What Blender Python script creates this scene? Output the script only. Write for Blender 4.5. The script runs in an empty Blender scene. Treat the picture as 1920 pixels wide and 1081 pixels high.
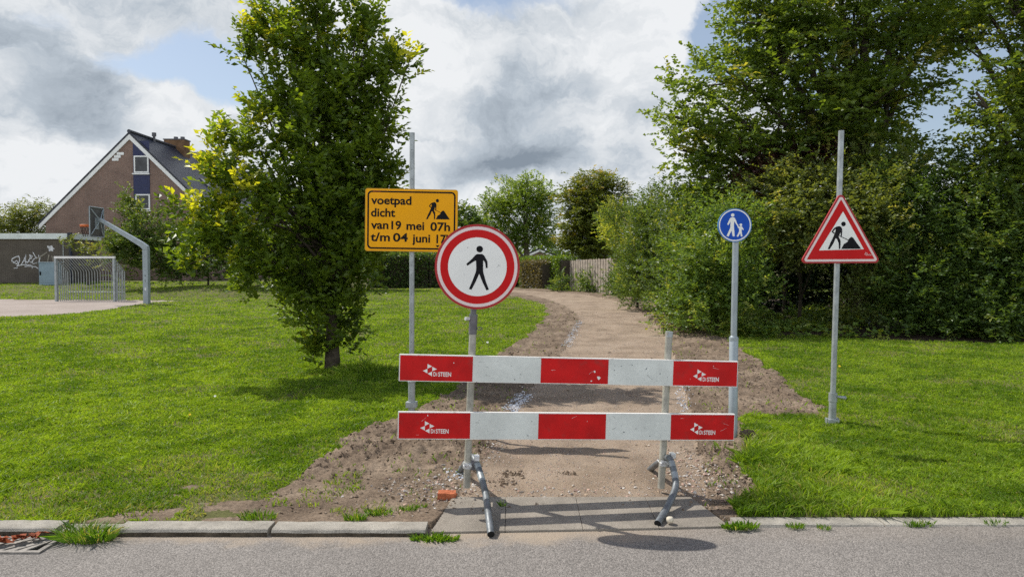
import bpy, bmesh, math, random
import numpy as np
from mathutils import Vector, Matrix
from mathutils.geometry import tessellate_polygon

SC = bpy.context.scene
COL = SC.collection
RNG = np.random.default_rng(7)
random.seed(7)

# ------------------------------------------------------------------ camera
F = 1371.0            # focal length in pixels of the 1920 wide photograph
CX, CY = 960.0, 540.5
HORIZON = 497.0
CAM_H = 1.72
PITCH = math.atan((CY - HORIZON) / F)
cam_data = bpy.data.cameras.new('camera')
cam = bpy.data.objects.new('camera', cam_data)
COL.objects.link(cam)
cam_data.sensor_width = 36.0
cam_data.lens = 36.0 * F / 1920.0
cam_data.clip_start = 0.05
cam_data.clip_end = 3000.0
cam.location = (0, 0, CAM_H)
cam.rotation_euler = (math.pi / 2 - PITCH, 0, 0)
SC.camera = cam

# ------------------------------------------------------------------ light
SUN_DIR = Vector((-1.19, 0.73, 1.78)).normalized()
sun_data = bpy.data.lights.new('sun', 'SUN')
sun_data.energy = 5.0
sun_data.angle = math.radians(0.53)
sun_data.color = (1.0, 0.955, 0.88)
sun = bpy.data.objects.new('sun', sun_data)
COL.objects.link(sun)
sun.rotation_euler = (-SUN_DIR).to_track_quat('-Z', 'Y').to_euler()
sun.location = (-20, 10, 40)

SC.view_settings.view_transform = 'Standard'
SC.view_settings.look = 'None'
SC.view_settings.exposure = 0.0
SC.view_settings.gamma = 1.0
SC.cycles.max_bounces = 7
SC.cycles.diffuse_bounces = 4
SC.cycles.glossy_bounces = 2
SC.cycles.transmission_bounces = 4
SC.cycles.use_denoising = False
SC.cycles.sample_clamp_indirect = 6.0


def ray(px, py):
    dx, dy = (px - CX) / F, (CY - py) / F
    fw = Vector((0, math.cos(PITCH), -math.sin(PITCH)))
    up = Vector((0, math.sin(PITCH), math.cos(PITCH)))
    return fw + up * dy + Vector((1, 0, 0)) * dx


def P(px, py, Y):
    r = ray(px, py)
    return Vector((0, 0, CAM_H)) + r * (Y / r.y)


# ------------------------------------------------------------------ sky
STR = 0.12
world = bpy.data.worlds.new("World")
SC.world = world
world.use_nodes = True
nt = world.node_tree
for n in list(nt.nodes):
    nt.nodes.remove(n)


class NG:
    """small helper that wires shader nodes"""
    def __init__(self, tree):
        self.t = tree

    def node(self, typ, **kw):
        n = self.t.nodes.new(typ)
        for k, v in kw.items():
            setattr(n, k, v)
        return n

    def link(self, a, b):
        self.t.links.new(a, b)

    def put(self, sock, v):
        if hasattr(v, 'is_output') or isinstance(v, bpy.types.NodeSocket):
            self.link(v, sock)
        else:
            sock.default_value = v

    def math(self, op, a, b=0.0, c=None, clamp=False):
        n = self.node('ShaderNodeMath', operation=op, use_clamp=clamp)
        self.put(n.inputs[0], a)
        self.put(n.inputs[1], b)
        if c is not None:
            self.put(n.inputs[2], c)
        return n.outputs[0]

    def vmath(self, op, a, b=None):
        n = self.node('ShaderNodeVectorMath', operation=op)
        self.put(n.inputs[0], a)
        if b is not None:
            self.put(n.inputs[1], b)
        return n.outputs['Value'] if op in ('LENGTH', 'DOT_PRODUCT') else n.outputs[0]

    def noise(self, vec, scale, detail=4, rough=0.55, out='Fac', dist=0.0):
        n = self.node('ShaderNodeTexNoise')
        if vec is not None:
            self.link(vec, n.inputs['Vector'])
        n.inputs['Scale'].default_value = scale
        n.inputs['Detail'].default_value = detail
        n.inputs['Roughness'].default_value = rough
        n.inputs['Distortion'].default_value = dist
        return n.outputs[out]

    def smooth(self, v, lo, hi, a=0.0, b=1.0):
        n = self.node('ShaderNodeMapRange', interpolation_type='SMOOTHSTEP')
        self.put(n.inputs[0], v)
        for i, x in enumerate((lo, hi, a, b)):
            n.inputs[1 + i].default_value = x
        return n.outputs[0]

    def mix(self, fac, a, b, blend='MIX'):
        n = self.node('ShaderNodeMix', data_type='RGBA', blend_type=blend)
        self.put(n.inputs[0], fac)
        for s, v in ((n.inputs[6], a), (n.inputs[7], b)):
            if isinstance(v, (tuple, list)):
                s.default_value = (*v[:3], 1.0)
            else:
                self.link(v, s)
        return n.outputs[2]

    def ramp(self, fac, stops):
        n = self.node('ShaderNodeValToRGB')
        self.link(fac, n.inputs[0])
        e = n.color_ramp.elements
        while len(e) < len(stops):
            e.new(0.5)
        for k, (p, c) in enumerate(stops):
            e[k].position = p
            e[k].color = (*c, 1.0)
        return n.outputs[0]


g = NG(nt)
tc = g.node('ShaderNodeTexCoord')
D = tc.outputs['Generated']
sky = g.node('ShaderNodeTexSky', sky_type='NISHITA')
sky.sun_disc = False
sky.sun_elevation = math.asin(SUN_DIR.z)
sky.sun_rotation = math.atan2(SUN_DIR.x, SUN_DIR.y)
sky.air_density = 1.0
sky.dust_density = 1.2
sky.ozone_density = 1.4
w1 = g.vmath('SUBTRACT', g.noise(D, 3.2, 7, 0.6, 'Color'), (0.5, 0.5, 0.5))
w1s = g.node('ShaderNodeVectorMath', operation='SCALE')
g.link(w1, w1s.inputs[0])
w1s.inputs['Scale'].default_value = 0.22
Dw = g.vmath('ADD', D, w1s.outputs[0])


def blob(px, py, rx, ry, soft=0.9):
    d = ray(px, py).normalized()
    s = g.vmath('SUBTRACT', Dw, tuple(d))
    s = g.vmath('MULTIPLY', s, (F / rx, 0.6, F / ry))
    ln = g.vmath('LENGTH', s)
    return g.smooth(ln, 1.0 + soft * 0.5, max(0.0, 1.0 - soft), 0.0, 1.0)


def addup(base, items):
    for amt, b in items:
        base = g.math('MULTIPLY_ADD', b, amt, base)
    return base


Dz = g.vmath('MULTIPLY', Dw, (1, 1, 1.9))
nA = g.noise(Dz, 2.6, 8, 0.58)
nB = g.noise(g.vmath('ADD', Dz, (3.1, 1.7, 0.4)), 6.5, 9, 0.66)
cov = g.math('MULTIPLY_ADD', nA, 1.7, -0.20)
cov = addup(cov, [(-0.8, blob(1350, 40, 95, 120)), (-0.55, blob(390, 150, 120, 90)),
                  (-0.5, blob(1790, 140, 150, 170)), (-0.5, blob(900, -5, 150, 45)),
                  (-0.45, blob(1130, 0, 90, 45)), (-0.4, blob(140, 0, 60, 40)), (-0.3, blob(235, 110, 60, 60)), (-0.2, blob(20, 560, 60, 60)),
                  (-0.6, blob(1700, 170, 120, 140)), (0.5, blob(1180, 190, 140, 220)), (0.5, blob(120, 230, 200, 300)), (0.3, blob(960, 250, 250, 180)),
                  (0.3, blob(300, 20, 160, 70)), (0.4, blob(320, 240, 130, 70)), (0.2, blob(680, 80, 150, 120))])
cover = g.smooth(cov, 0.40, 0.68)
nC = g.smooth(g.noise(g.vmath('ADD', Dz, (7.3, 0.2, 5.1)), 7.5, 9, 0.62), 0.42, 0.60)
sh = g.math('ADD', g.math('MULTIPLY_ADD', nB, 1.1, -0.50), g.math('MULTIPLY', nC, 0.26))
sh = addup(sh, [(0.62, blob(165, 185, 80, 80, 0.6)), (0.26, blob(330, 45, 180, 65)), (0.3, blob(40, 40, 60, 50)),
                (0.42, blob(985, 195, 130, 105)), (0.36, blob(880, 275, 180, 45)), (0.3, blob(1010, 290, 170, 40)),
                (0.25, blob(1200, 270, 60, 90)), (0.18, blob(60, 330, 90, 60)), (0.25, blob(20, 200, 60, 60)),
                (-0.25, blob(70, 290, 90, 70)), (-0.3, blob(330, 220, 110, 60)), (-0.28, blob(1215, 110, 90, 110)),
                (-0.2, blob(700, 30, 110, 90)), (-0.22, blob(760, 170, 90, 70)), (-0.2, blob(90, 400, 130, 60)),
                (-0.15, blob(930, 360, 220, 40))])
cloud = g.ramp(sh, [(0.0, (0.86, 0.88, 0.90)), (0.22, (0.72, 0.755, 0.79)), (0.5, (0.49, 0.55, 0.615)), (1.0, (0.25, 0.30, 0.36))])
sep = g.node('ShaderNodeSeparateXYZ')
g.link(D, sep.inputs[0])
clear = g.smooth(sep.outputs[2], 0.42, 0.72, 1.0, 0.0)        # cloud out of view overhead cleared to deepen cast shadows
cover = g.math('MULTIPLY', cover, clear)
hi = g.smooth(sep.outputs[1], 0.1, -0.5, 1.0, 1.9)           # unseen clouds behind the camera brightened to fill the sign faces
cl = g.node('ShaderNodeVectorMath', operation='SCALE')
g.link(cloud, cl.inputs[0])
g.link(g.math('MULTIPLY', hi, 1.0 / STR), cl.inputs['Scale'])
thin = g.mix(g.math('MULTIPLY', clear, 0.25), sky.outputs[0], (0.72 / STR, 0.78 / STR, 0.84 / STR))
final = g.mix(cover, thin, cl.outputs[0])
bg = g.node('ShaderNodeBackground')
g.link(final, bg.inputs[0])
bg.inputs[1].default_value = STR
wo = g.node('ShaderNodeOutputWorld')
g.link(bg.outputs[0], wo.inputs[0])


# ------------------------------------------------------------------ numpy noise
def _hash(ix, iy, seed):
    h = (ix.astype(np.int64) * 374761393 + iy.astype(np.int64) * 668265263 + seed * 1442695041) & 0xffffffff
    h = ((h ^ (h >> 13)) * 1274126177) & 0xffffffff
    return ((h ^ (h >> 16)) & 0xffff) / 65535.0


def vnoise(x, y, seed=0):
    ix, iy = np.floor(x), np.floor(y)
    fx, fy = x - ix, y - iy
    fx, fy = fx * fx * (3 - 2 * fx), fy * fy * (3 - 2 * fy)
    a, b = _hash(ix, iy, seed), _hash(ix + 1, iy, seed)
    c, d = _hash(ix, iy + 1, seed), _hash(ix + 1, iy + 1, seed)
    return (a * (1 - fx) + b * fx) * (1 - fy) + (c * (1 - fx) + d * fx) * fy


def fbm(x, y, seed=0, octv=4):
    s, a, t = 0.0, 1.0, 0.0
    for k in range(octv):
        s = s + a * vnoise(x * 2 ** k, y * 2 ** k, seed + k * 17)
        t += a
        a *= 0.5
    return s / t


def sstep(a, b, x):
    t = np.clip((x - a) / (b - a), 0, 1)
    return t * t * (3 - 2 * t)


def H(x, y):
    """height of the ground"""
    x, y = np.asarray(x, float), np.asarray(y, float)
    z = 0.15 * sstep(14, 22, y) + 0.15 * sstep(31, 42, y)
    z = z + 0.42 * sstep(34, 43, y) * sstep(-9, -15, x)
    z = z + 0.35 * np.exp(-(((x + 15.5) / 3.0) ** 2 + ((y - 36.5) / 2.2) ** 2))
    return z


def G(px, py):
    """point of the ground seen through a pixel of the photograph"""
    z = 0.0
    r = ray(px, py)
    for _ in range(30):
        t = (z - CAM_H) / r.z
        p = Vector((0, 0, CAM_H)) + r * t
        z = 0.5 * z + 0.5 * float(H(p.x, p.y))
    return p


def inside(poly, x, y):
    x, y = np.asarray(x), np.asarray(y)
    res = np.zeros(x.shape, bool)
    n = len(poly)
    for i in range(n):
        x0, y0 = poly[i]
        x1, y1 = poly[(i + 1) % n]
        c = ((y0 > y) != (y1 > y)) & (x < (x1 - x0) * (y - y0) / ((y1 - y0) or 1e-9) + x0)
        res ^= c
    return res


# ------------------------------------------------------------------ materials
MATS = {}


def new_mat(name):
    m = bpy.data.materials.new(name)
    m.use_nodes = True
    t = m.node_tree
    for n in list(t.nodes):
        t.nodes.remove(n)
    gg = NG(t)
    out = gg.node('ShaderNodeOutputMaterial')
    return m, gg, out


def mat(name, col, rough=0.7, spec=0.3, metal=0.0, var=0.15, vscale=6.0, fine=0.0, fscale=80.0, bump=0.0, bscale=60.0, dirt=None, dirtscale=3.0, dirtlo=0.55, dirthi=0.75):
    if name in MATS:
        return MATS[name]
    m, q, out = new_mat(name)
    co = q.node('ShaderNodeTexCoord').outputs['Object']
    b = q.node('ShaderNodeBsdfPrincipled')
    n1 = q.noise(co, vscale, 5, 0.6)
    lo = tuple(c * (1 - var) for c in col)
    hi_ = tuple(min(1.0, c * (1 + var)) for c in col)
    c = q.mix(q.smooth(n1, 0.3, 0.7), lo, hi_)
    if fine:
        n2 = q.noise(co, fscale, 3, 0.7)
        c = q.mix(1.0, c, q.ramp(n2, [(0.3, (1 - fine,) * 3), (0.7, (1 + fine * 0.6,) * 3)]), 'MULTIPLY')
    if dirt:
        n3 = q.noise(co, dirtscale, 7, 0.68)
        c = q.mix(q.smooth(n3, dirtlo, dirthi), c, dirt)
    q.link(c, b.inputs['Base Color'])
    q.put(b.inputs['Roughness'], q.smooth(q.noise(co, vscale * 2.3, 3), 0.3, 0.7, max(0, rough - 0.08), min(1, rough + 0.08)))
    b.inputs['Specular IOR Level'].default_value = spec
    b.inputs['Metallic'].default_value = metal
    if bump:
        bn = q.node('ShaderNodeBump')
        bn.inputs['Strength'].default_value = bump
        bn.inputs['Distance'].default_value = 0.01
        q.link(q.noise(co, bscale, 5, 0.65), bn.inputs['Height'])
        q.link(bn.outputs[0], b.inputs['Normal'])
    q.link(b.outputs[0], out.inputs[0])
    MATS[name] = m
    return m


def brick_mat(name, c1, c2, mortar, bw=0.22, bh=0.0625):
    m, q, out = new_mat(name)
    co = q.node('ShaderNodeTexCoord').outputs['Object']
    s = q.node('ShaderNodeSeparateXYZ')
    q.link(co, s.inputs[0])
    cb = q.node('ShaderNodeCombineXYZ')
    q.link(q.math('ADD', s.outputs[0], s.outputs[1]), cb.inputs[0])
    q.link(s.outputs[2], cb.inputs[1])
    br = q.node('ShaderNodeTexBrick')
    q.link(cb.outputs[0], br.inputs[0])
    br.inputs['Color1'].default_value = (*c1, 1)
    br.inputs['Color2'].default_value = (*c2, 1)
    br.inputs['Mortar'].default_value = (*mortar, 1)
    br.inputs['Scale'].default_value = 1.0
    br.inputs['Mortar Size'].default_value = 0.012
    br.inputs['Brick Width'].default_value = bw
    br.inputs['Row Height'].default_value = bh
    br.inputs['Bias'].default_value = 0.0
    c = q.mix(1.0, br.outputs[0], q.ramp(q.noise(co, 0.9, 6, 0.65), [(0.3, (0.75,) * 3), (0.7, (1.15,) * 3)]), 'MULTIPLY')
    b = q.node('ShaderNodeBsdfPrincipled')
    q.link(c, b.inputs['Base Color'])
    b.inputs['Roughness'].default_value = 0.9
    bn = q.node('ShaderNodeBump')
    bn.inputs['Strength'].default_value = 0.4
    bn.inputs['Distance'].default_value = 0.01
    q.link(br.outputs['Fac'], bn.inputs['Height'])
    bn.invert = True
    q.link(bn.outputs[0], b.inputs['Normal'])
    q.link(b.outputs[0], out.inputs[0])
    return m


def leaf_mat(name, dark, mid, young=(0.42, 0.40, 0.03), trans=0.42, gloss=0.35, rough=0.42, glow=(2.6, 2.3, 0.7)):
    """leaves: each has its own tint (attribute 'leaf', r = random, g = how young the shoot is)"""
    m, q, out = new_mat(name)
    a = q.node('ShaderNodeAttribute', attribute_name='leaf')
    s = q.node('ShaderNodeSeparateColor')
    q.link(a.outputs['Color'], s.inputs[0])
    c = q.mix(s.outputs[0], dark, mid)
    c = q.mix(s.outputs[1], c, young)
    b = q.node('ShaderNodeBsdfPrincipled')
    q.link(c, b.inputs['Base Color'])
    b.inputs['Roughness'].default_value = rough
    b.inputs['Specular IOR Level'].default_value = gloss
    tr = q.node('ShaderNodeBsdfTranslucent')
    q.link(q.mix(1.0, c, glow, 'MULTIPLY'), tr.inputs[0])
    mx = q.node('ShaderNodeMixShader')
    mx.inputs[0].default_value = trans
    q.link(b.outputs[0], mx.inputs[1])
    q.link(tr.outputs[0], mx.inputs[2])
    q.link(mx.outputs[0], out.inputs[0])
    return m


M = dict(
    red=mat('sign_red', (0.52, 0.006, 0.007), 0.55, 0.18, var=0.06, vscale=3, dirt=(0.34, 0.02, 0.018), dirtscale=9, dirtlo=0.58, dirthi=0.8),
    rim=mat('rim_red', (0.36, 0.012, 0.014), 0.5, 0.4, var=0.1),
    white=mat('sign_white', (0.78, 0.78, 0.74), 0.5, 0.35, var=0.04, vscale=4, dirt=(0.50, 0.48, 0.43), dirtscale=14, dirtlo=0.63, dirthi=0.78),
    plank_white=mat('plank_white', (0.64, 0.67, 0.63), 0.5, 0.35, var=0.10, vscale=4, fine=0.06, fscale=30, dirt=(0.22, 0.20, 0.17), dirtscale=26, dirtlo=0.655, dirthi=0.72),
    plank_red=mat('plank_red', (0.52, 0.008, 0.008), 0.55, 0.2, var=0.16, vscale=5, dirt=(0.34, 0.030, 0.026), dirtscale=11, dirtlo=0.52, dirthi=0.78),
    plank_edge=mat('plank_edge', (0.74, 0.73, 0.69), 0.6, 0.3, var=0.08, dirt=(0.3, 0.27, 0.23), dirtscale=20, dirtlo=0.6, dirthi=0.72),
    pink=mat('reflective_band', (0.72, 0.60, 0.58), 0.5, 0.3, var=0.05),
    black=mat('sign_black', (0.008, 0.008, 0.010), 0.6, 0.12, var=0.2),
    yellow=mat('sign_yellow', (0.82, 0.37, 0.004), 0.6, 0.18, var=0.04, vscale=3, dirt=(0.55, 0.26, 0.02), dirtscale=8, dirtlo=0.62, dirthi=0.85),
    yellow_edge=mat('sign_yellow_edge', (0.55, 0.30, 0.02), 0.5, 0.35, var=0.15, vscale=12),
    blue=mat('sign_blue', (0.006, 0.070, 0.42), 0.55, 0.2, var=0.06),
    blue_edge=mat('sign_blue_edge', (0.05, 0.20, 0.42), 0.5, 0.4, var=0.2),
    galv=mat('galvanised', (0.33, 0.36, 0.365), 0.5, 0.5, 0.35, var=0.18, vscale=9, fine=0.15, fscale=60),
    galv_dark=mat('galvanised_dark', (0.15, 0.165, 0.175), 0.5, 0.5, 0.35, var=0.25, vscale=14, fine=0.2, fscale=70),
    galv_post=mat('weathered_post', (0.36, 0.35, 0.30), 0.55, 0.4, 0.2, var=0.22, vscale=9, fine=0.2, fscale=70, dirt=(0.20, 0.18, 0.13), dirtscale=10, dirtlo=0.56, dirthi=0.74),
    painted_grey=mat('painted_grey', (0.30, 0.345, 0.37), 0.45, 0.45, 0.2, var=0.10, vscale=5, dirt=(0.22, 0.25, 0.26), dirtscale=12, dirtlo=0.6, dirthi=0.8),
    cast=mat('cast_grey', (0.14, 0.135, 0.145), 0.6, 0.4, 0.3, var=0.2, vscale=20),
    bright=mat('bright_zinc', (0.62, 0.63, 0.64), 0.4, 0.5, 0.6, var=0.15, vscale=30),
    rubber=mat('tube_inside', (0.012, 0.012, 0.012), 0.8, 0.2),
    concrete=mat('concrete', (0.27, 0.24, 0.20), 0.9, 0.2, var=0.16, vscale=4, fine=0.42, fscale=130, bump=0.5, bscale=140, dirt=(0.17, 0.15, 0.12), dirtscale=5, dirtlo=0.58, dirthi=0.78),
    kerb=mat('kerb_concrete', (0.34, 0.315, 0.27), 0.9, 0.2, var=0.18, vscale=4, fine=0.4, fscale=120, bump=0.5, bscale=120, dirt=(0.19, 0.17, 0.13), dirtscale=6, dirtlo=0.55, dirthi=0.78),
    kerb_shade_dirt=mat('kerb_face_shade_dirt', (0.085, 0.070, 0.052), 0.95, 0.1, var=0.35, vscale=9, fine=0.4, fscale=90, bump=0.5, bscale=90),  # front face colour darkened for its shade, with some gutter dirt
    bark=mat('bark', (0.065, 0.054, 0.040), 0.95, 0.15, var=0.4, vscale=10, bump=0.8, bscale=30),
    bark_light=mat('bark_light', (0.15, 0.125, 0.10), 0.95, 0.15, var=0.35, vscale=8, bump=0.8, bscale=25),
    terracotta=mat('broken_brick', (0.42, 0.13, 0.06), 0.9, 0.15, var=0.25, vscale=30, bump=0.6, bscale=90),
    pebble=mat('pale_stone', (0.62, 0.56, 0.44), 0.8, 0.25, var=0.15, vscale=30),
    orange=mat('rim_orange', (0.62, 0.16, 0.04), 0.5, 0.4, var=0.12),
    navy=mat('navy_panel', (0.012, 0.018, 0.07), 0.5, 0.4, var=0.15),
    trim=mat('white_trim', (0.74, 0.74, 0.72), 0.6, 0.3, var=0.06, vscale=2),
    fascia=mat('fascia', (0.66, 0.70, 0.68), 0.6, 0.3, var=0.10, vscale=1.2, dirt=(0.42, 0.43, 0.38), dirtscale=2.5),
    dark_pipe=mat('dark_pipe', (0.015, 0.02, 0.04), 0.5, 0.4),
    cabinet=mat('cabinet_blue_grey', (0.23, 0.31, 0.37), 0.55, 0.4, var=0.10, vscale=2.5, dirt=(0.16, 0.2, 0.22), dirtscale=3),
    rust=mat('drain_iron', (0.26, 0.24, 0.215), 0.75, 0.4, 0.3, var=0.25, vscale=18, fine=0.25, fscale=90),
    void=mat('dark_void', (0.008, 0.008, 0.008), 1.0, 0.0),
    wood=mat('weathered_boards', (0.34, 0.29, 0.24), 0.9, 0.15, var=0.25, vscale=5, fine=0.2, fscale=25),
    chimney=mat('chimney_brick', (0.17, 0.10, 0.055), 0.9, 0.2, var=0.25, vscale=3),
    lead=mat('lead', (0.10, 0.10, 0.11), 0.6, 0.4, 0.2),
    graffiti=mat('graffiti_white', (0.60, 0.60, 0.62), 0.7, 0.2, var=0.25, vscale=6),
    graffiti_dull=mat('graffiti_dull', (0.26, 0.235, 0.19), 0.8, 0.2, var=0.25, vscale=6),
    dry_leaf=mat('dry_leaf', (0.26, 0.065, 0.025), 0.8, 0.2, var=0.45, vscale=25),
    petal=mat('petal_white', (0.85, 0.85, 0.8), 0.7, 0.2),
    dandelion=mat('petal_yellow', (0.85, 0.55, 0.02), 0.7, 0.2),
    backboard=mat('backboard_steel', (0.10, 0.095, 0.09), 0.6, 0.4, 0.3, var=0.15),
    net=mat('net_dark', (0.05, 0.035, 0.03), 0.8, 0.2),
    sticker=mat('sticker', (0.7, 0.72, 0.72), 0.6, 0.3, var=0.2, vscale=30),
)
M['brick'] = brick_mat('house_brick', (0.165, 0.086, 0.062), (0.225, 0.122, 0.088), (0.23, 0.19, 0.16))
M['brick_dark'] = brick_mat('garage_brick', (0.058, 0.045, 0.034), (0.082, 0.066, 0.052), (0.145, 0.125, 0.10))


def glass_mat():
    m, q, out = new_mat('window_pane')
    co = q.node('ShaderNodeTexCoord').outputs['Object']
    b = q.node('ShaderNodeBsdfPrincipled')
    q.link(q.ramp(q.noise(co, 2.5, 4), [(0.35, (0.006, 0.007, 0.01)), (0.7, (0.05, 0.055, 0.06))]), b.inputs['Base Color'])
    b.inputs['Roughness'].default_value = 0.12
    b.inputs['Specular IOR Level'].default_value = 0.4
    q.link(b.outputs[0], out.inputs[0])
    return m


def tile_mat():
    m, q, out = new_mat('roof_tiles')
    co = q.node('ShaderNodeTexCoord').outputs['Object']
    s = q.node('ShaderNodeSeparateXYZ')
    q.link(co, s.inputs[0])
    rows = q.math('FRACT', q.math('MULTIPLY', s.outputs[2], 4.1))
    cols = q.math('FRACT', q.math('MULTIPLY', s.outputs[1], 4.0))
    b = q.node('ShaderNodeBsdfPrincipled')
    c = q.mix(q.noise(co, 1.4, 5), (0.016, 0.018, 0.030), (0.040, 0.045, 0.066))
    c = q.mix(q.smooth(rows, 0.12, 0.0, 0.0, 0.7), c, (0.01, 0.01, 0.012))
    q.link(c, b.inputs['Base Color'])
    b.inputs['Roughness'].default_value = 0.35
    bn = q.node('ShaderNodeBump')
    bn.inputs['Strength'].default_value = 0.9
    bn.inputs['Distance'].default_value = 0.05
    q.link(q.math('ADD', rows, q.math('SINE', q.math('MULTIPLY', cols, 6.283))), bn.inputs['Height'])
    q.link(bn.outputs[0], b.inputs['Normal'])
    q.link(b.outputs[0], out.inputs[0])
    return m


M['glass'] = glass_mat()
M['tiles'] = tile_mat()


def ground_mat(name, stops, big=1.2, speck=None, bump=0.6, bscale=90, fine_scale=70, fine=0.35):
    m, q, out = new_mat(name)
    co = q.node('ShaderNodeTexCoord').outputs['Object']
    c = q.ramp(q.noise(co, big, 7, 0.62), stops)
    n2 = q.noise(co, fine_scale, 4, 0.75)
    c = q.mix(1.0, c, q.ramp(n2, [(0.28, (1 - fine,) * 3), (0.72, (1 + fine,) * 3)]), 'MULTIPLY')
    if speck:
        v = q.node('ShaderNodeTexVoronoi')
        q.link(co, v.inputs['Vector'])
        v.inputs['Scale'].default_value = speck[0]
        w = q.math('MULTIPLY', q.smooth(v.outputs['Distance'], speck[2], speck[2] * 0.6), q.smooth(v.outputs['Color'], 0.45, 0.6))
        c = q.mix(w, c, speck[1])
    b = q.node('ShaderNodeBsdfPrincipled')
    q.link(c, b.inputs['Base Color'])
    b.inputs['Roughness'].default_value = 0.95
    b.inputs['Specular IOR Level'].default_value = 0.15
    bn = q.node('ShaderNodeBump')
    bn.inputs['Strength'].default_value = bump
    bn.inputs['Distance'].default_value = 0.012
    q.link(q.noise(co, bscale, 6, 0.7), bn.inputs['Height'])
    q.link(bn.outputs[0], b.inputs['Normal'])
    q.link(b.outputs[0], out.inputs[0])
    return m


M['lawn'] = ground_mat('lawn_ground', [(0.3, (0.085, 0.090, 0.030)), (0.55, (0.115, 0.115, 0.042)), (0.75, (0.160, 0.145, 0.070))], big=0.9, bump=0.9, bscale=40, fine_scale=35, fine=0.4)
M['soil'] = ground_mat('bare_soil', [(0.3, (0.095, 0.068, 0.047)), (0.5, (0.175, 0.130, 0.092)), (0.72, (0.275, 0.212, 0.155))], big=1.6, bump=1.0, bscale=45, fine_scale=38, fine=0.55,
                       speck=(60.0, (0.42, 0.36, 0.28), 0.16))
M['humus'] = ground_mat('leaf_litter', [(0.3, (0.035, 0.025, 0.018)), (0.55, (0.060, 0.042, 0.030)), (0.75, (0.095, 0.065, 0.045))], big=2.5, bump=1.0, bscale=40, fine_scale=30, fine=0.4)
M['path'] = ground_mat('shell_path', [(0.3, (0.185, 0.138, 0.099)), (0.5, (0.280, 0.214, 0.156)), (0.75, (0.365, 0.288, 0.220))], big=1.3, bump=0.9, bscale=120, fine_scale=110, fine=0.42,
                       speck=(75.0, (0.58, 0.51, 0.42), 0.20))
M['court'] = ground_mat('court_paving', [(0.3, (0.27, 0.225, 0.195)), (0.7, (0.36, 0.31, 0.275))], big=0.5, bump=0.3, fine_scale=8, fine=0.12)


def road_mat():
    m, q, out = new_mat('asphalt')
    co = q.node('ShaderNodeTexCoord').outputs['Object']
    c = q.ramp(q.noise(co, 0.8, 7, 0.6), [(0.3, (0.185, 0.170, 0.155)), (0.7, (0.245, 0.225, 0.205))])
    v = q.node('ShaderNodeTexVoronoi')
    q.link(co, v.inputs['Vector'])
    v.inputs['Scale'].default_value = 135.0
    sc_ = q.node('ShaderNodeSeparateColor')
    q.link(v.outputs['Color'], sc_.inputs[0])
    c = q.mix(1.0, c, q.ramp(sc_.outputs[0], [(0.0, (0.6,) * 3), (0.5, (0.95,) * 3), (1.0, (1.4,) * 3)]), 'MULTIPLY')
    # sand washed up along the kerb
    s = q.node('ShaderNodeSeparateXYZ')
    q.link(co, s.inputs[0])
    d = q.math('ADD', s.outputs[1], q.math('MULTIPLY', q.noise(co, 3.0, 7, 0.7), 0.62))
    side = q.smooth(s.outputs[0], 1.6, 0.2)
    w = q.math('MULTIPLY', q.smooth(d, 4.80, 5.06), q.math('MULTIPLY_ADD', side, 0.7, 0.12))
    c = q.mix(w, c, (0.36, 0.29, 0.215))
    b = q.node('ShaderNodeBsdfPrincipled')
    q.link(c, b.inputs['Base Color'])
    b.inputs['Roughness'].default_value = 0.9
    b.inputs['Specular IOR Level'].default_value = 0.2
    bn = q.node('ShaderNodeBump')
    bn.inputs['Strength'].default_value = 0.7
    bn.inputs['Distance'].default_value = 0.006
    q.link(v.outputs['Distance'], bn.inputs['Height'])
    bn.invert = True
    q.link(bn.outputs[0], b.inputs['Normal'])
    q.link(b.outputs[0], out.inputs[0])
    return m


M['road'] = road_mat()
M['grass'] = leaf_mat('grass_blade', (0.095, 0.175, 0.012), (0.290, 0.405, 0.036), (0.34, 0.30, 0.14), trans=0.40, gloss=0.25, rough=0.5, glow=(2.0, 1.9, 0.7))
M['tuft'] = leaf_mat('tuft_blade', (0.055, 0.13, 0.010), (0.125, 0.23, 0.022), (0.40, 0.36, 0.16), trans=0.4, gloss=0.3, rough=0.45)
M['leaf_main'] = leaf_mat('hornbeam_leaf', (0.022, 0.050, 0.008), (0.145, 0.222, 0.024), (0.46, 0.47, 0.035), trans=0.45)
M['leaf_big'] = leaf_mat('sycamore_leaf', (0.045, 0.088, 0.016), (0.150, 0.215, 0.036), (0.28, 0.27, 0.06), trans=0.44)
M['leaf_edge'] = leaf_mat('plane_leaf', (0.050, 0.095, 0.016), (0.150, 0.205, 0.034), (0.28, 0.29, 0.06), trans=0.44)
M['leaf_olive'] = leaf_mat('olive_leaf', (0.060, 0.088, 0.024), (0.155, 0.190, 0.052), (0.30, 0.29, 0.09), trans=0.40)
M['leaf_shrub'] = leaf_mat('shrub_leaf', (0.050, 0.100, 0.024), (0.140, 0.215, 0.045), (0.30, 0.32, 0.08), trans=0.42)
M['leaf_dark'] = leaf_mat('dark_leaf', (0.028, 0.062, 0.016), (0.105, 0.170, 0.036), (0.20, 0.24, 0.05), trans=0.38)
M['leaf_mid'] = leaf_mat('mid_leaf', (0.038, 0.078, 0.020), (0.110, 0.165, 0.036), (0.26, 0.28, 0.07), trans=0.38, gloss=0.28, rough=0.45)
M['leaf_hollow_shade'] = leaf_mat('hollow_shade_leaf', (0.012, 0.026, 0.010), (0.030, 0.055, 0.018), (0.06, 0.09, 0.03), trans=0.15, gloss=0.3)  # near-black leaf colour carries the deep shade of the hollow
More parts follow.
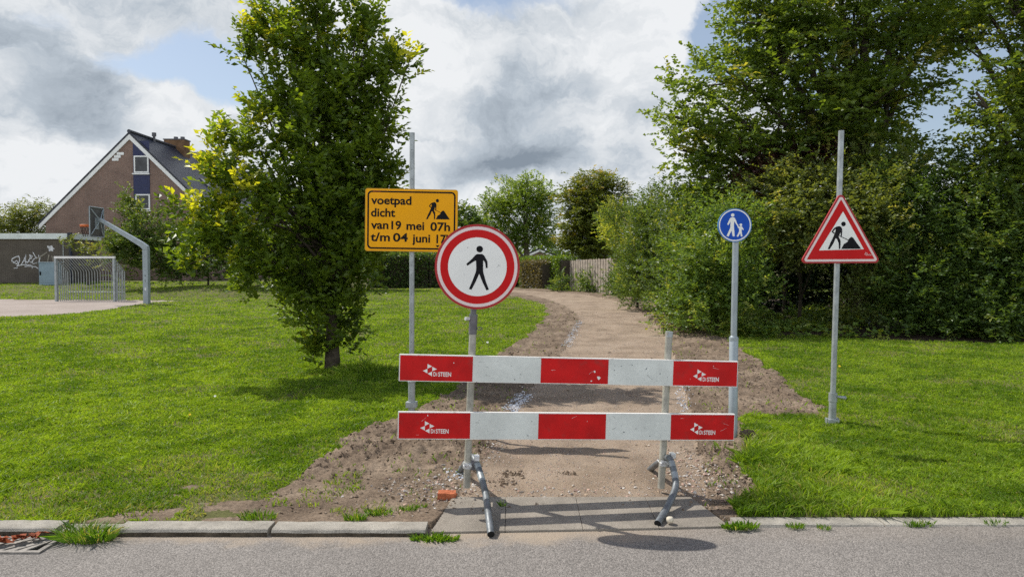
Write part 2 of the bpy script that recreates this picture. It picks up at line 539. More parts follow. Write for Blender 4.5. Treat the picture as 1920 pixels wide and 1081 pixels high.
M['leaf_copper'] = leaf_mat('copper_leaf', (0.035, 0.016, 0.014), (0.075, 0.032, 0.026), (0.14, 0.07, 0.04), trans=0.3)
M['leaf_bronze'] = leaf_mat('bronze_leaf', (0.055, 0.085, 0.016), (0.135, 0.165, 0.030), (0.28, 0.22, 0.05), trans=0.42)
M['leaf_fresh'] = leaf_mat('fresh_leaf', (0.065, 0.120, 0.024), (0.170, 0.245, 0.052), (0.34, 0.36, 0.07), trans=0.44)
M['leaf_hedge'] = leaf_mat('hedge_leaf', (0.060, 0.11, 0.014), (0.125, 0.20, 0.022), (0.24, 0.28, 0.04), trans=0.36)
M['leaf_brown'] = leaf_mat('brown_hedge_leaf', (0.075, 0.070, 0.035), (0.15, 0.125, 0.06), (0.24, 0.2, 0.09), trans=0.3)


# ------------------------------------------------------------------ objects, tags, mesh builder
ROOT = {}


def tag(o, label=None, cat=None, group=None, kind=None):
    if label:
        o['label'] = label
    if cat:
        o['category'] = cat
    if group:
        o['group'] = group
    if kind:
        o['kind'] = kind
    return o


def thing(name, label, cat, loc=(0, 0, 0), mtx=None, group=None):
    o = bpy.data.objects.new(name, None)
    COL.objects.link(o)
    o.empty_display_size = 0.2
    mw = mtx if mtx is not None else Matrix.Translation(Vector(loc))
    o.matrix_world = mw
    ROOT[o.name] = mw.copy()
    tag(o, label, cat, group)
    return o


def np_mesh(name, verts, faces, mats, parent=None, attr=None, fmat=None, smooth=None):
    """verts (N,3) in world space, faces (M,k); linked as one mesh object"""
    verts = np.asarray(verts, np.float64)
    faces = np.asarray(faces, np.int32)
    mw = ROOT.get(parent.name) if parent is not None else None
    if mw is not None:
        inv = np.array(mw.inverted())
        verts = verts @ inv[:3, :3].T + inv[:3, 3]
    me = bpy.data.meshes.new(name)
    n, k = faces.shape
    me.vertices.add(len(verts))
    me.vertices.foreach_set('co', verts.astype(np.float32).ravel())
    me.loops.add(n * k)
    me.loops.foreach_set('vertex_index', faces.ravel())
    me.polygons.add(n)
    me.polygons.foreach_set('loop_start', np.arange(0, n * k, k, dtype=np.int32))
    me.polygons.foreach_set('loop_total', np.full(n, k, np.int32))
    if fmat is not None:
        me.polygons.foreach_set('material_index', np.asarray(fmat, np.int32))
    me.polygons.foreach_set('use_smooth', np.full(n, bool(smooth)))
    for m in (mats if isinstance(mats, (list, tuple)) else [mats]):
        me.materials.append(m)
    if attr is not None:
        a = me.attributes.new('leaf', 'FLOAT_COLOR', 'POINT')
        a.data.foreach_set('color', np.asarray(attr, np.float32).ravel())
    me.update(calc_edges=True)
    o = bpy.data.objects.new(name, me)
    COL.objects.link(o)
    if parent is not None:
        o.parent = parent
        ROOT[o.name] = mw
    else:
        ROOT[o.name] = Matrix.Identity(4)
    return o


class MB:
    """collects shapes in world space (or in FRAME space when mtx is given) into one mesh"""
    def __init__(self, mtx=None):
        self.v, self.f, self.m, self.s, self.mats = [], [], [], [], []
        self.mtx = mtx

    def mi(self, mt):
        if mt not in self.mats:
            self.mats.append(mt)
        return self.mats.index(mt)

    def add(self, vs, fs, mt, smooth=False):
        b = len(self.v)
        for p in vs:
            p = Vector(p)
            self.v.append(self.mtx @ p if self.mtx is not None else p)
        i = self.mi(mt)
        for f in fs:
            self.f.append([b + q for q in f])
            self.m.append(i)
            self.s.append(smooth)
        return self

    def box(self, a, b, mt, rot=None, at=None):
        x0, y0, z0 = a
        x1, y1, z1 = b
        vs = [Vector(p) for p in ((x0, y0, z0), (x1, y0, z0), (x1, y1, z0), (x0, y1, z0), (x0, y0, z1), (x1, y0, z1), (x1, y1, z1), (x0, y1, z1))]
        if rot is not None:
            c = Vector(at) if at is not None else sum(vs, Vector()) / 8
            vs = [c + rot @ (p - c) for p in vs]
        return self.add(vs, [(0, 3, 2, 1), (4, 5, 6, 7), (0, 1, 5, 4), (1, 2, 6, 5), (2, 3, 7, 6), (3, 0, 4, 7)], mt)

    def tube(self, pts, rad, mt, seg=16, caps=True, capmat=None):
        pts = [Vector(p) for p in pts]
        n = len(pts)
        rads = rad if isinstance(rad, (list, tuple)) else [rad] * n
        rings, prev = [], None
        for i in range(n):
            d = (pts[min(i + 1, n - 1)] - pts[max(i - 1, 0)]).normalized()
            u = prev if prev is not None else (Vector((1, 0, 0)) if abs(d.x) < 0.9 else Vector((0, 1, 0)))
            u = (u - d * u.dot(d)).normalized()
            prev = u
            w = d.cross(u)
            rings.append([pts[i] + (u * math.cos(2 * math.pi * k / seg) + w * math.sin(2 * math.pi * k / seg)) * rads[i] for k in range(seg)])
        vs = [p for r in rings for p in r]
        fs = []
        for i in range(n - 1):
            for k in range(seg):
                k2 = (k + 1) % seg
                fs.append((i * seg + k, i * seg + k2, (i + 1) * seg + k2, (i + 1) * seg + k))
        self.add(vs, fs, mt, True)
        if caps:
            self.add(rings[0], [tuple(range(seg))[::-1]], capmat or mt)
            self.add(rings[-1], [tuple(range(seg))], capmat or mt)
        return self

    def poly(self, pts, y, mt, thick=0.0):
        """flat polygon in x/z at depth y, facing -y"""
        tri = tessellate_polygon([[Vector((p[0], p[1], 0)) for p in pts]])
        vs = [(p[0], y, p[1]) for p in pts]
        fs = []
        for t in tri:
            a, b, c = (Vector(vs[i]) for i in t)
            fs.append(tuple(t) if (b - a).cross(c - a).y < 0 else tuple(t)[::-1])
        self.add(vs, fs, mt)
        if thick:
            n = len(pts)
            vs2 = vs + [(p[0], y + thick, p[1]) for p in pts]
            self.add(vs2, [(i, i + n, (i + 1) % n + n, (i + 1) % n) for i in range(n)], mt)
            self.add([(p[0], y + thick, p[1]) for p in pts], [f[::-1] for f in fs], mt)
        return self

    def disc(self, r, y, mt, thick=0.0, n=72, cx=0.0, cz=0.0):
        return self.poly([(cx + r * math.cos(2 * math.pi * k / n), cz + r * math.sin(2 * math.pi * k / n)) for k in range(n)], y, mt, thick)

    def text(self, s, x0, z0, w, h, y, mt, bold=0.0, ref='H'):
        """lettering: left end x0, baseline z0, full width w, capital height h"""
        vs, fs = glyphs(s, bold)
        xs = [p[0] for p in vs]
        rv, _ = glyphs(ref, bold)
        rh = max(p[1] for p in rv)
        sx = w / (max(xs) - min(xs))
        mn = min(xs)
        pts = [(x0 + (p[0] - mn) * sx, y, z0 + p[1] * h / rh) for p in vs]
        out = []
        for f in fs:
            a, b, c = (Vector(pts[i]) for i in f[:3])
            out.append(tuple(f) if (b - a).cross(c - a).y <= 0 else tuple(f)[::-1])
        return self.add(pts, out, mt)

    def build(self, name, parent=None, bevel=0.0):
        me = bpy.data.meshes.new(name)
        mw = ROOT.get(parent.name) if parent is not None else None
        vs = [(mw.inverted() @ p) for p in self.v] if mw is not None else self.v
        me.from_pydata([tuple(p) for p in vs], [], self.f)
        for m in self.mats:
            me.materials.append(m)
        me.polygons.foreach_set('material_index', self.m)
        me.polygons.foreach_set('use_smooth', self.s)
        me.update()
        o = bpy.data.objects.new(name, me)
        COL.objects.link(o)
        if parent is not None:
            o.parent = parent
            ROOT[o.name] = mw
        else:
            ROOT[o.name] = Matrix.Identity(4)
        if bevel:
            b = o.modifiers.new('bevel', 'BEVEL')
            b.width = bevel
            b.segments = 2
            b.limit_method = 'ANGLE'
        return o


_GL = {}


def glyphs(s, bold=0.0):
    key = (s, bold)
    if key not in _GL:
        cu = bpy.data.curves.new('t', 'FONT')
        cu.body = s
        cu.size = 1.0
        cu.offset = bold
        cu.resolution_u = 4
        ob = bpy.data.objects.new('t', cu)
        COL.objects.link(ob)
        dg = bpy.context.evaluated_depsgraph_get()
        me = bpy.data.meshes.new_from_object(ob.evaluated_get(dg))
        _GL[key] = ([(v.co.x, v.co.y) for v in me.vertices], [tuple(p.vertices) for p in me.polygons])
        bpy.data.objects.remove(ob)
        bpy.data.curves.remove(cu)
        bpy.data.meshes.remove(me)
    return _GL[key]


def rounded(pts, r, n=6):
    """polygon with rounded corners"""
    out = []
    m = len(pts)
    for i in range(m):
        p0, p1, p2 = (Vector(pts[(i + k) % m]) for k in (-1, 0, 1))
        a, b = (p0 - p1).normalized(), (p2 - p1).normalized()
        half = a.angle(b) / 2
        t = r / math.tan(half)
        c = p1 + (a + b).normalized() * (r / math.sin(half))
        s, e = p1 + a * t - c, p1 + b * t - c
        for k in range(n + 1):
            v = s.lerp(e, k / n).normalized() * r
            out.append(tuple(c + v))
    return out


# ------------------------------------------------------------------ ground
def wpoly(pts):
    return [(lambda p: (p.x, p.y))(G(*q)) for q in pts]


PATH_PX = [(862, 925), (905, 870), (925, 830), (955, 770), (985, 735), (1030, 690), (1062, 650), (1080, 620), (1088, 603), (1080, 588), (1056, 573), (1020, 559), (975, 549), (950, 547),
           (950, 543.2), (985, 544), (1040, 548), (1100, 553), (1150, 563), (1195, 582), (1230, 610), (1255, 640), (1272, 690), (1288, 750), (1305, 830), (1325, 925), (1330, 945), (850, 945)]
SOIL_PX = [(430, 985), (520, 945), (560, 893), (610, 850), (650, 822), (700, 796), (745, 790), (790, 760), (850, 735), (900, 690), (945, 655), (985, 630), (1012, 608), (1026, 590), (1024, 576), (1005, 566), (965, 556), (940, 551),
           (940, 540.5), (985, 541), (1060, 544), (1150, 552), (1230, 565), (1290, 590), (1330, 615), (1345, 626), (1375, 645), (1432, 682), (1480, 725), (1545, 768), (1520, 778), (1400, 780), (1385, 800), (1400, 840), (1395, 880), (1410, 915), (1370, 940), (1365, 985),
           (1300, 1000), (800, 1000)]
COURT_PX = [(-600, 600), (0, 593), (90, 590), (150, 586), (215, 578), (270, 569), (330, 563.5), (200, 561.5), (0, 561), (-600, 561)]
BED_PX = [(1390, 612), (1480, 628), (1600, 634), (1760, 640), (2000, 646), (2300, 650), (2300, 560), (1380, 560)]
PATH_W, SOIL_W, COURT_W, BED_W = wpoly(PATH_PX), wpoly(SOIL_PX), wpoly(COURT_PX), wpoly(BED_PX)
SLAB_W = [(-0.52, 4.60), (1.44, 4.60), (1.44, 4.95), (1.30, 5.31), (-0.42, 5.31), (-0.52, 4.83)]
SLAB_GAP = [(-0.56, 4.50), (1.49, 4.50), (1.49, 4.93), (-0.56, 4.83)]


def classify(x, y):
    """0 lawn, 1 soil, 2 path, 3 court, 4 planting bed"""
    w = 0.012 * y
    jx = x + (fbm(x * 3.1, y * 2.2, 5, 5) - 0.5) * (0.20 + w)
    jy = y + (fbm(x * 3.1 + 9, y * 2.2, 9, 5) - 0.5) * (0.20 + w)
    c = np.zeros(np.shape(x), int)
    c[inside(SOIL_W, jx, jy)] = 1
    kx = x + (fbm(x * 5, y * 4, 15, 4) - 0.5) * 0.10
    c[inside(PATH_W, kx, y)] = 2
    c[inside(COURT_W, x, y)] = 3
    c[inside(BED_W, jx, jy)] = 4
    worn = (y < 5.75) & (x < -1.0) & (x > -4.2) & (c == 0)
    wv = fbm(x * 4, y * 5, 41, 4) + 0.26 * sstep(5.7, 4.95, y) + 0.20 * sstep(-3.4, -1.6, x)
    c[worn & (wv > 0.86)] = 1
    return c


def Hfull(x, y, c=None):
    if c is None:
        c = classify(x, y)
    z = H(x, y)
    near = np.clip((y - 4.95) / 0.5, 0, 1)
    z = z + (fbm(x * 0.7, y * 0.7, 3, 3) - 0.5) * 0.07 * near
    soil = (c == 1)
    lump = fbm(x * 9, y * 7, 21, 4)
    lump2 = np.clip(fbm(x * 21, y * 18, 25, 4) - 0.46, 0, 1)
    rough = np.where(x < 0.6, sstep(5.2, 6.6, y) * 0.8 + 0.2, sstep(5.0, 6.0, y))
    z = z + np.where(soil, ((lump - 0.42) * 0.075 + lump2 * 0.10) * rough, 0)
    # heap of dug soil along the left verge behind the lower plank
    z = z + np.where(soil, 0.05 * np.exp(-(((x + 1.05) / 0.55) ** 2 + ((y - 7.2) / 0.8) ** 2)), 0)
    z = z + np.where(c == 2, (fbm(x * 6, y * 5, 31, 4) - 0.5) * 0.026 + (fbm(x * 3.2, y * 0.9, 35, 3) - 0.5) * 0.035, 0)
    z = np.where(c == 3, 0.152 + 0 * x, z)
    slab = inside(SLAB_W, x, y)
    z = np.where(slab | inside(SLAB_GAP, x, y), -0.16, z)
    z = np.where((x > 1.45) & (y < 4.965), -0.10, np.where((x < -0.55) & (y < 4.835), -0.10, z))
    return z


ys = [4.80]
while ys[-1] < 62:
    ys.append(ys[-1] * 1.0042)
while ys[-1] < 170:
    ys.append(ys[-1] * 1.06)
ys = np.array(ys)
us = np.concatenate([np.linspace(-3.0, -1.0, 24)[:-1], np.linspace(-1.0, -0.36, 150)[:-1], np.linspace(-0.36, 0.50, 300)[:-1], np.linspace(0.50, 1.0, 110)[:-1], np.linspace(1.0, 3.0, 24)])
U, Y2 = np.meshgrid(us, ys)
X2 = U * Y2
CLS_V = classify(X2, Y2)
Z2 = Hfull(X2, Y2, CLS_V)
GV = np.stack([X2, Y2, Z2], -1).reshape(-1, 3)
nr, nc = X2.shape
idx = np.arange(nr * nc).reshape(nr, nc)
quads = np.stack([idx[:-1, :-1], idx[:-1, 1:], idx[1:, 1:], idx[1:, :-1]], -1).reshape(-1, 4)
xm = 0.25 * (X2[:-1, :-1] + X2[:-1, 1:] + X2[1:, 1:] + X2[1:, :-1])
ym = 0.25 * (Y2[:-1, :-1] + Y2[:-1, 1:] + Y2[1:, 1:] + Y2[1:, :-1])
fc = classify(xm.ravel(), ym.ravel())
for k, (nm, mt) in enumerate((('lawn', M['lawn']), ('soil_ground', M['soil']), ('path', M['path']), ('court_pavement', M['court']), ('bed_ground', M['humus']))):
    q = quads[fc == k]
    used, invq = np.unique(q, return_inverse=True)
    o = np_mesh(nm, GV[used], invq.reshape(q.shape), mt, smooth=True)
    tag(o, kind='structure', label={'lawn': 'mown green lawn on both sides of the path', 'soil_ground': 'bare dug soil verges along the path', 'path': 'pale sandy gravel footpath curving away to the left',
                                    'court_pavement': 'pale paved ball court in front of the goal', 'bed_ground': 'bare shaded soil under the shrubs'}[nm])

# wide ground sheet to the horizon
gb = MB()
gb.add([(-1500, 165, -0.3), (1500, 165, -0.3), (1500, 2600, -0.3), (-1500, 2600, -0.3)], [(0, 1, 2, 3)], M['lawn'])
gb.add([(-1500, 4.9, -0.3), (-14.2, 4.9, -0.3), (-505, 168, -0.3), (-1500, 168, -0.3)], [(0, 1, 2, 3)], M['lawn'])
gb.add([(14.2, 4.9, -0.3), (1500, 4.9, -0.3), (1500, 168, -0.3), (505, 168, -0.3)], [(0, 1, 2, 3)], M['lawn'])
tag(gb.build('ground'), 'flat green ground out to the horizon', kind='structure')


# road
def zroad(x):
    return -0.036 + 0.014 * float(sstep(0.6, 2.6, x))


rb = MB()
xs = [-60, -12, -6, -4, -3.36] + list(np.linspace(-3.0, 4.0, 15)) + [6, 12, 60]
for a, b in zip(xs[:-1], xs[1:]):
    rb.add([(a, -9, zroad(a)), (b, -9, zroad(b)), (b, 4.96, zroad(b)), (a, 4.96, zroad(a))], [(0, 1, 2, 3)], M['road'])
tag(rb.build('road'), 'grey worn asphalt road along the kerb', kind='structure')

# kerb stones and ramp slabs
kb = MB()
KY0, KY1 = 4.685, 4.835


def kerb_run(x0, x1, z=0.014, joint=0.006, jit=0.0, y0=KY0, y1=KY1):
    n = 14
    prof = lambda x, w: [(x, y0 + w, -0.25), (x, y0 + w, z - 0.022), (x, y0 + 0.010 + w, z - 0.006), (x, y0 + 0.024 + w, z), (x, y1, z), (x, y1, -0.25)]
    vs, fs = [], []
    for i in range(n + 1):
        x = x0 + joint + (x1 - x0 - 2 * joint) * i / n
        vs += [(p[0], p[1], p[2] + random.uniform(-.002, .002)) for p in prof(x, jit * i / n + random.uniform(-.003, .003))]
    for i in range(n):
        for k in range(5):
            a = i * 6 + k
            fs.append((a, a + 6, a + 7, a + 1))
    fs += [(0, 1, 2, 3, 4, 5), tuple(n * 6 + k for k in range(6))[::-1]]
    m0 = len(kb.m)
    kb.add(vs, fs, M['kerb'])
    kb.m[m0:m0 + 5 * n:5] = [kb.mi(M['kerb_shade_dirt'])] * n


def kx(px, py=992):
    return G(px, py).x


for a, b in ((-6.0, -5.0), (-5.0, -4.0), (-4.0, kx(110))):
    kerb_run(a, b, 0.02)
kerb_run(kx(112), kx(218), -0.005)
kerb_run(kx(220), kx(506))
kerb_run(kx(509), kx(800), 0.010)
xk = 1.49
while xk < 8:
    kerb_run(xk, xk + 1.0, -0.006, y0=4.825, y1=4.965)
    xk += 1.0
tag(kb.build('kerb'), 'row of grey concrete kerb stones along the road', kind='structure')

sb = MB()
SX = [-0.535, -0.045, 0.47, 0.98, 1.455]
front = lambda x: 4.735 + 0.048 * (x + 0.5)
for i in range(4):
    a, b = SX[i] + 0.0012, SX[i + 1] - 0.0012
    top = [(a + (0.10 if i == 0 else 0), 5.33), (b - (0.14 if i == 3 else 0), 5.33), (b, front(b)), (a, front(a))]
    zz = [0.020, 0.020, zroad(b) + 0.014, zroad(a) + 0.014]
    vs = [(p[0], p[1], z) for p, z in zip(top, zz)] + [(p[0], p[1], -0.3) for p in top]
    sb.add(vs, [(3, 2, 1, 0), (0, 1, 5, 4), (1, 2, 6, 5), (2, 3, 7, 6), (3, 0, 4, 7)], M['concrete'])
tag(sb.build('ramp_pavement', bevel=0.004), 'sloping concrete ramp slabs between road and path', kind='structure')


# ------------------------------------------------------------------ leaves, grass
def norm(a):
    return a / np.maximum(np.linalg.norm(a, axis=-1, keepdims=True), 1e-9)


def leaf_quads(base, axis, nrm, L, W, fold=0.12, wide=0.45):
    side = norm(np.cross(axis, nrm))
    nrm = np.cross(side, axis)
    L, W = L[:, None], W[:, None]
    v0 = base
    v1 = base + axis * L * wide + side * W * 0.5 + nrm * W * fold
    v2 = base + axis * L - nrm * L * 0.08
    v3 = base + axis * L * wide - side * W * 0.5 + nrm * W * fold
    V = np.stack([v0, v1, v2, v3], 1).reshape(-1, 3)
    Fq = np.arange(len(V)).reshape(-1, 4)
    return V, Fq


def lobe(px, py, Y, rx, rz, ry=None, young=0.05, dens=1.0):
    c = np.array(P(px, py, Y))
    s = Y / F
    ax, az = rx * s, rz * s
    return dict(c=c, R=np.array([ax, ry if ry else (ax + az) / 2, az]), young=young, dens=dens)


def foliage(name, lobes, material, parent, L=0.08, W=0.05, twig=0.28, K=9, per=9, cover=4.0, up=0.25, clump=0.16, seed=1, out=0.7, flat=0.6, shell=2.2, spread=0.8, zmin=None):
    rng = np.random.default_rng(seed)
    Vs, At, centers = [], [], []
    for lb in lobes:
        area = math.pi * lb['R'][0] * lb['R'][2]
        nl = cover * lb['dens'] * area / (0.5 * L * W)
        n = max(4, int(nl / (K * per)))
        d = norm(rng.normal(size=(n, 3)))
        ph = rng.uniform(0, 6.28, 6)
        bump = 0.86 + 0.20 * np.sin(d @ rng.normal(size=3) * 4 + ph[0]) + 0.15 * np.sin(d @ rng.normal(size=3) * 7 + ph[1]) + 0.08 * rng.normal(size=n)
        r = rng.uniform(0, 1, n) ** (1 / shell)
        cc = lb['c'] + d * np.minimum(r * bump, 1.06)[:, None] * lb['R']
        od = norm(d * lb['R'] / lb['R'].max() + np.array([0, 0, up]))
        centers.append(cc)
        # twigs
        st = (cc[:, None, :] + rng.normal(size=(n, K, 3)) * clump * np.array([1, 1, flat])).reshape(-1, 3)
        td = norm((od[:, None, :] * out + rng.normal(size=(n, K, 3)) * 0.55 * np.array([1, 1, flat])).reshape(-1, 3) + np.array([0, 0, up]))
        yg_c = (rng.uniform(size=n) < 0.6 * lb['young'] * (0.5 + r)).astype(float)
        yg = np.repeat(yg_c, K) * rng.uniform(0.35, 1.0, n * K)
        yg = np.maximum(yg, (rng.uniform(size=n * K) < lb['young'] * 0.55) * rng.uniform(0.25, 0.85, n * K))
        tint_c = np.repeat(rng.uniform(0, 0.55, n), K)
        T = n * K
        t = (np.arange(per) + 0.6) / per
        pos = st[:, None, :] + td[:, None, :] * (t[None, :, None] * twig)
        perp = norm(np.cross(td, np.array([0, 0, 1.0]) + 0.15 * rng.normal(size=(T, 3))))
        sgn = np.where(np.arange(per) % 2 == 0, 1.0, -1.0)[None, :, None]
        ax = norm(td[:, None, :] * 0.65 + perp[:, None, :] * sgn * spread + rng.normal(size=(T, per, 3)) * 0.28)
        nr_ = norm(np.array([0, 0, 0.9]) + rng.normal(size=(T, per, 3)) * 0.55)
        sz = rng.uniform(0.65, 1.2, (T, per))
        tip = np.clip(t, 0, 1)[None, :]
        leaf_y = np.clip(yg[:, None] * (0.55 + 0.6 * tip) + rng.normal(size=(T, per)) * 0.05, 0, 1)
        leaf_t = np.clip(tint_c[:, None] + rng.uniform(0, 0.45, (T, per)), 0, 1)
        pos, ax, nr_ = pos.reshape(-1, 3), ax.reshape(-1, 3), nr_.reshape(-1, 3)
        sz, ly, lt = sz.ravel(), leaf_y.ravel(), leaf_t.ravel()
        if zmin is not None:
            k = pos[:, 2] > H(pos[:, 0], pos[:, 1]) + zmin
            pos, ax, nr_, sz, ly, lt = pos[k], ax[k], nr_[k], sz[k], ly[k], lt[k]
        V, _ = leaf_quads(pos, ax, nr_, L * sz, W * sz)
        Vs.append(V)
        a = np.zeros((len(pos), 4))
        a[:, 0], a[:, 1], a[:, 3] = lt, ly, 1
        At.append(np.repeat(a, 4, axis=0))
    V = np.concatenate(Vs)
    o = np_mesh(name, V, np.arange(len(V)).reshape(-1, 4), material, parent, np.concatenate(At))
    return o, centers


def limbs(mb, base, fork, lobes, centers, r0, mt, rng, twigs=0.5, seg=7, wob=0.12, thin=1.0):
    """a tapered trunk from base to fork, limbs into every lobe, thin branches to its leaf clumps"""
    base, fork = np.array(base, float), np.array(fork, float)
    trunk = [base + (fork - base) * t + np.array([math.sin(t * 5) * wob * 0.4, math.cos(t * 4) * wob * 0.3, 0]) * t for t in np.linspace(0, 1, 7)]
    mb.tube([tuple(base - np.array([0, 0, 0.12]))] + [tuple(p) for p in trunk], [r0 * 1.5, r0 * 1.25] + list(np.linspace(r0, r0 * 0.62, 6)), mt, 10, caps=False)
    for lb, cc in zip(lobes, centers):
        k = rng.integers(2, 7)
        s = np.array(trunk[k])
        e = lb['c'] + lb['R'] * np.array([0, 0, 0.35])
        mid = s * 0.45 + e * 0.55 + np.array([0, 0, 0.12 * np.linalg.norm(e - s)]) + rng.normal(size=3) * wob
        ln = np.linalg.norm(e - s)
        ra = min(r0 * 0.5, 0.03 + 0.016 * ln) * thin
        pts = [(1 - t) ** 2 * s + 2 * t * (1 - t) * mid + t * t * e for t in np.linspace(0, 1, 8)]
        mb.tube([tuple(p) for p in pts], list(np.linspace(ra, ra * 0.25, 8)), mt, seg, caps=False)
        sel = cc[rng.uniform(size=len(cc)) < twigs]
        for c in sel[:60]:
            dd = [np.linalg.norm(c - p) for p in pts]
            j = max(0, int(np.argmin(dd)) - 1)
            p0 = np.array(pts[j])
            m_ = (p0 + c) / 2 + rng.normal(size=3) * 0.05 * dd[j] + np.array([0, 0, -0.04 * dd[j]])
            r1 = ra * 0.25 + 0.003 * dd[j]
            mb.tube([tuple(p0), tuple(m_), tuple(c)], [r1, r1 * 0.7, r1 * 0.3], mt, 4, caps=False)


def tree(name, label, cat, base, fork, r0, lobes, material, seed, bark='bark', group=None, twigs=0.5, crown='crown', thin=1.0, **kw):
    base = Vector(base)
    root = thing(name, label, cat, base, group=group)
    o, cen = foliage(crown, lobes, material, root, seed=seed, **kw)
    mb = MB()
    rng = np.random.default_rng(seed + 100)
    limbs(mb, base, fork, lobes, cen, r0, M[bark], rng, twigs, thin=thin)
    mb.build('trunk' if 'tree' in name else 'stem', root)
    return root


def on_ground(px, Y):
    x = (px - CX) / F * Y
    return Vector((x, Y, float(H(x, Y))))


# ---- grass: too many blades to count
def grass_field():
    rng = np.random.default_rng(11)
    N = 1600000
    u = rng.uniform(-1.15, 1.05, N)
    y = 4.83 * np.exp(rng.uniform(0, 1, N) * math.log(44 / 4.83))
    keep = rng.uniform(size=N) < np.clip(1.0 - 0.55 * sstep(12, 30, y), 0, 1)
    u, y = u[keep], y[keep]
    x = u * y
    c = classify(x, y)
    ex = (fbm(x * 1.4, y * 1.4, 77, 4))
    k = (c == 0) & ~inside([(-0.62, 4.5), (1.50, 4.5), (1.50, 5.0), (1.36, 5.36), (-0.5, 5.4)], x, y) & ~((x > 1.4) & (y < 4.965)) & ~((x < -0.5) & (y < 4.84))
    # worn thin strip along the kerb at the left
    worn = sstep(5.75, 4.95, y) * sstep(-3.6, -1.5, x) * (x < 0.5) + 0.35 * sstep(5.6, 5.0, y) * (x < 0)
    # a few strays on the soil
    stray = (c == 1) & (y > 4.95) & (rng.uniform(size=len(x)) < 0.02 + 0.10 * ((x < -0.9) & (y < 6.0))) & (fbm(x * 3, y * 3, 5, 3) > 0.5)
    k &= rng.uniform(size=len(x)) > worn * np.clip(1.6 * fbm(x * 4, y * 4, 41, 3) + 0.05, 0, 0.97)
    thin = np.clip((0.43 - ex) * 7, 0, 0.6)
    k &= rng.uniform(size=len(x)) > thin
    k |= stray
    x, y, ex, worn = x[k], y[k], ex[k], worn[k]
    n = len(x)
    z = Hfull(x, y)
    near = y < 5.0
    tall = 0.026 + 0.016 * fbm(x * 2.2, y * 2.2, 51, 3) + 0.018 * np.clip(fbm(x * 7, y * 6, 57, 2) - 0.55, 0, 1) * 4
    # coarse long grass: right of the path, and round the tree foot
    tall += 0.085 * np.exp(-(((x - 2.35) / 0.55) ** 2 + ((y - 6.7) / 0.65) ** 2))
    tall += 0.05 * np.exp(-(((x - 2.0) / 0.5) ** 2 + ((y - 5.5) / 0.35) ** 2))
    tall += 0.16 * np.exp(-(((x + 2.35) / 0.5) ** 2 + ((y - 11.6) / 0.5) ** 2)) + 0.05 * np.exp(-(((x - 2.4) / 1.4) ** 2 + ((y - 5.05) / 0.15) ** 2))
    cl = fbm(x * 14, y * 12, 58, 3)
    tall *= (0.8 + 0.010 * y) * (0.6 + 0.8 * cl)
    h = tall * rng.uniform(0.6, 1.35, n)
    w = 0.0042 * (y / 5.0) ** 0.85 * rng.uniform(0.7, 1.3, n)
    a = rng.uniform(0, 6.283, n)
    lean = rng.normal(size=(n, 2)) * 0.55 + 1.6 * np.stack([fbm(x * 9, y * 9, 81, 2) - 0.5, fbm(x * 9, y * 9, 83, 2) - 0.5], 1)
    b = np.stack([x, y, z - 0.004], 1)
    s = np.stack([np.cos(a) * w, np.sin(a) * w, 0 * a], 1)
    midp = b + np.stack([lean[:, 0] * h * 0.25, lean[:, 1] * h * 0.25, h * 0.6], 1)
    tip = b + np.stack([lean[:, 0] * h, lean[:, 1] * h, h * 0.95], 1)
    V = np.stack([b - s, b + s, midp + s * 0.7, tip, midp - s * 0.7], 1).reshape(-1, 3)
    Fq = np.arange(n * 5).reshape(-1, 5)
    at = np.zeros((n, 4))
    at[:, 0] = np.clip(0.30 + 0.9 * (fbm(x * 1.1, y * 0.9, 61, 4) - 0.4) + 0.9 * (fbm(x * 11, y * 9, 65, 3) - 0.5) - 0.55 * np.clip((fbm(x * 1.9, y * 1.7, 67, 3) - 0.55) * 5, 0, 1) + rng.normal(size=n) * 0.22, 0, 1)
    dry = np.clip((0.38 - ex) * 2.5, 0, 0.4) + worn * 0.45
    at[:, 1] = np.clip((rng.uniform(size=n) < (0.05 + 0.8 * dry)) * rng.uniform(0.2, 0.8, n), 0, 1)
    at[:, 3] = 1
    o = np_mesh('grass', V, Fq, M['grass'], attr=np.repeat(at, 5, axis=0))
    tag(o, 'short mown green grass of the lawn', kind='stuff')


grass_field()


def stones(name, label, x, y, size, mats, seed, lift=0.25):
    rng = np.random.default_rng(seed)
    n = len(x)
    z = Hfull(x, y)
    z = np.where(z < -0.09, -0.05 + np.clip(y - front(x), 0, 1) * 0.13, z)
    base = np.array([(1, 0, 0), (0, 1, 0), (-1, 0, 0), (0, -1, 0), (0, 0, 1), (0, 0, -1), ], float)
    tri = np.array([(0, 1, 4), (1, 2, 4), (2, 3, 4), (3, 0, 4), (1, 0, 5), (2, 1, 5), (3, 2, 5), (0, 3, 5)])
    a = rng.uniform(0, 6.28, n)
    v = base[None] * rng.uniform(0.55, 1.2, (n, 6, 1)) * size[:, None, None] * np.array([1, 0.8, 0.6])
    v = v + rng.normal(size=v.shape) * size[:, None, None] * 0.18
    ca, sa = np.cos(a)[:, None], np.sin(a)[:, None]
    vx = v[:, :, 0] * ca - v[:, :, 1] * sa + x[:, None]
    vy = v[:, :, 0] * sa + v[:, :, 1] * ca + y[:, None]
    vz = v[:, :, 2] + (z + size * lift)[:, None]
    V = np.stack([vx, vy, vz], -1).reshape(-1, 3)
    Ft = (tri[None] + (np.arange(n) * 6)[:, None, None]).reshape(-1, 3)
    fm = np.repeat(rng.integers(0, len(mats), n), 8)
    o = np_mesh(name, V, Ft, mats, fmat=fm)
    tag(o, label, kind='stuff')


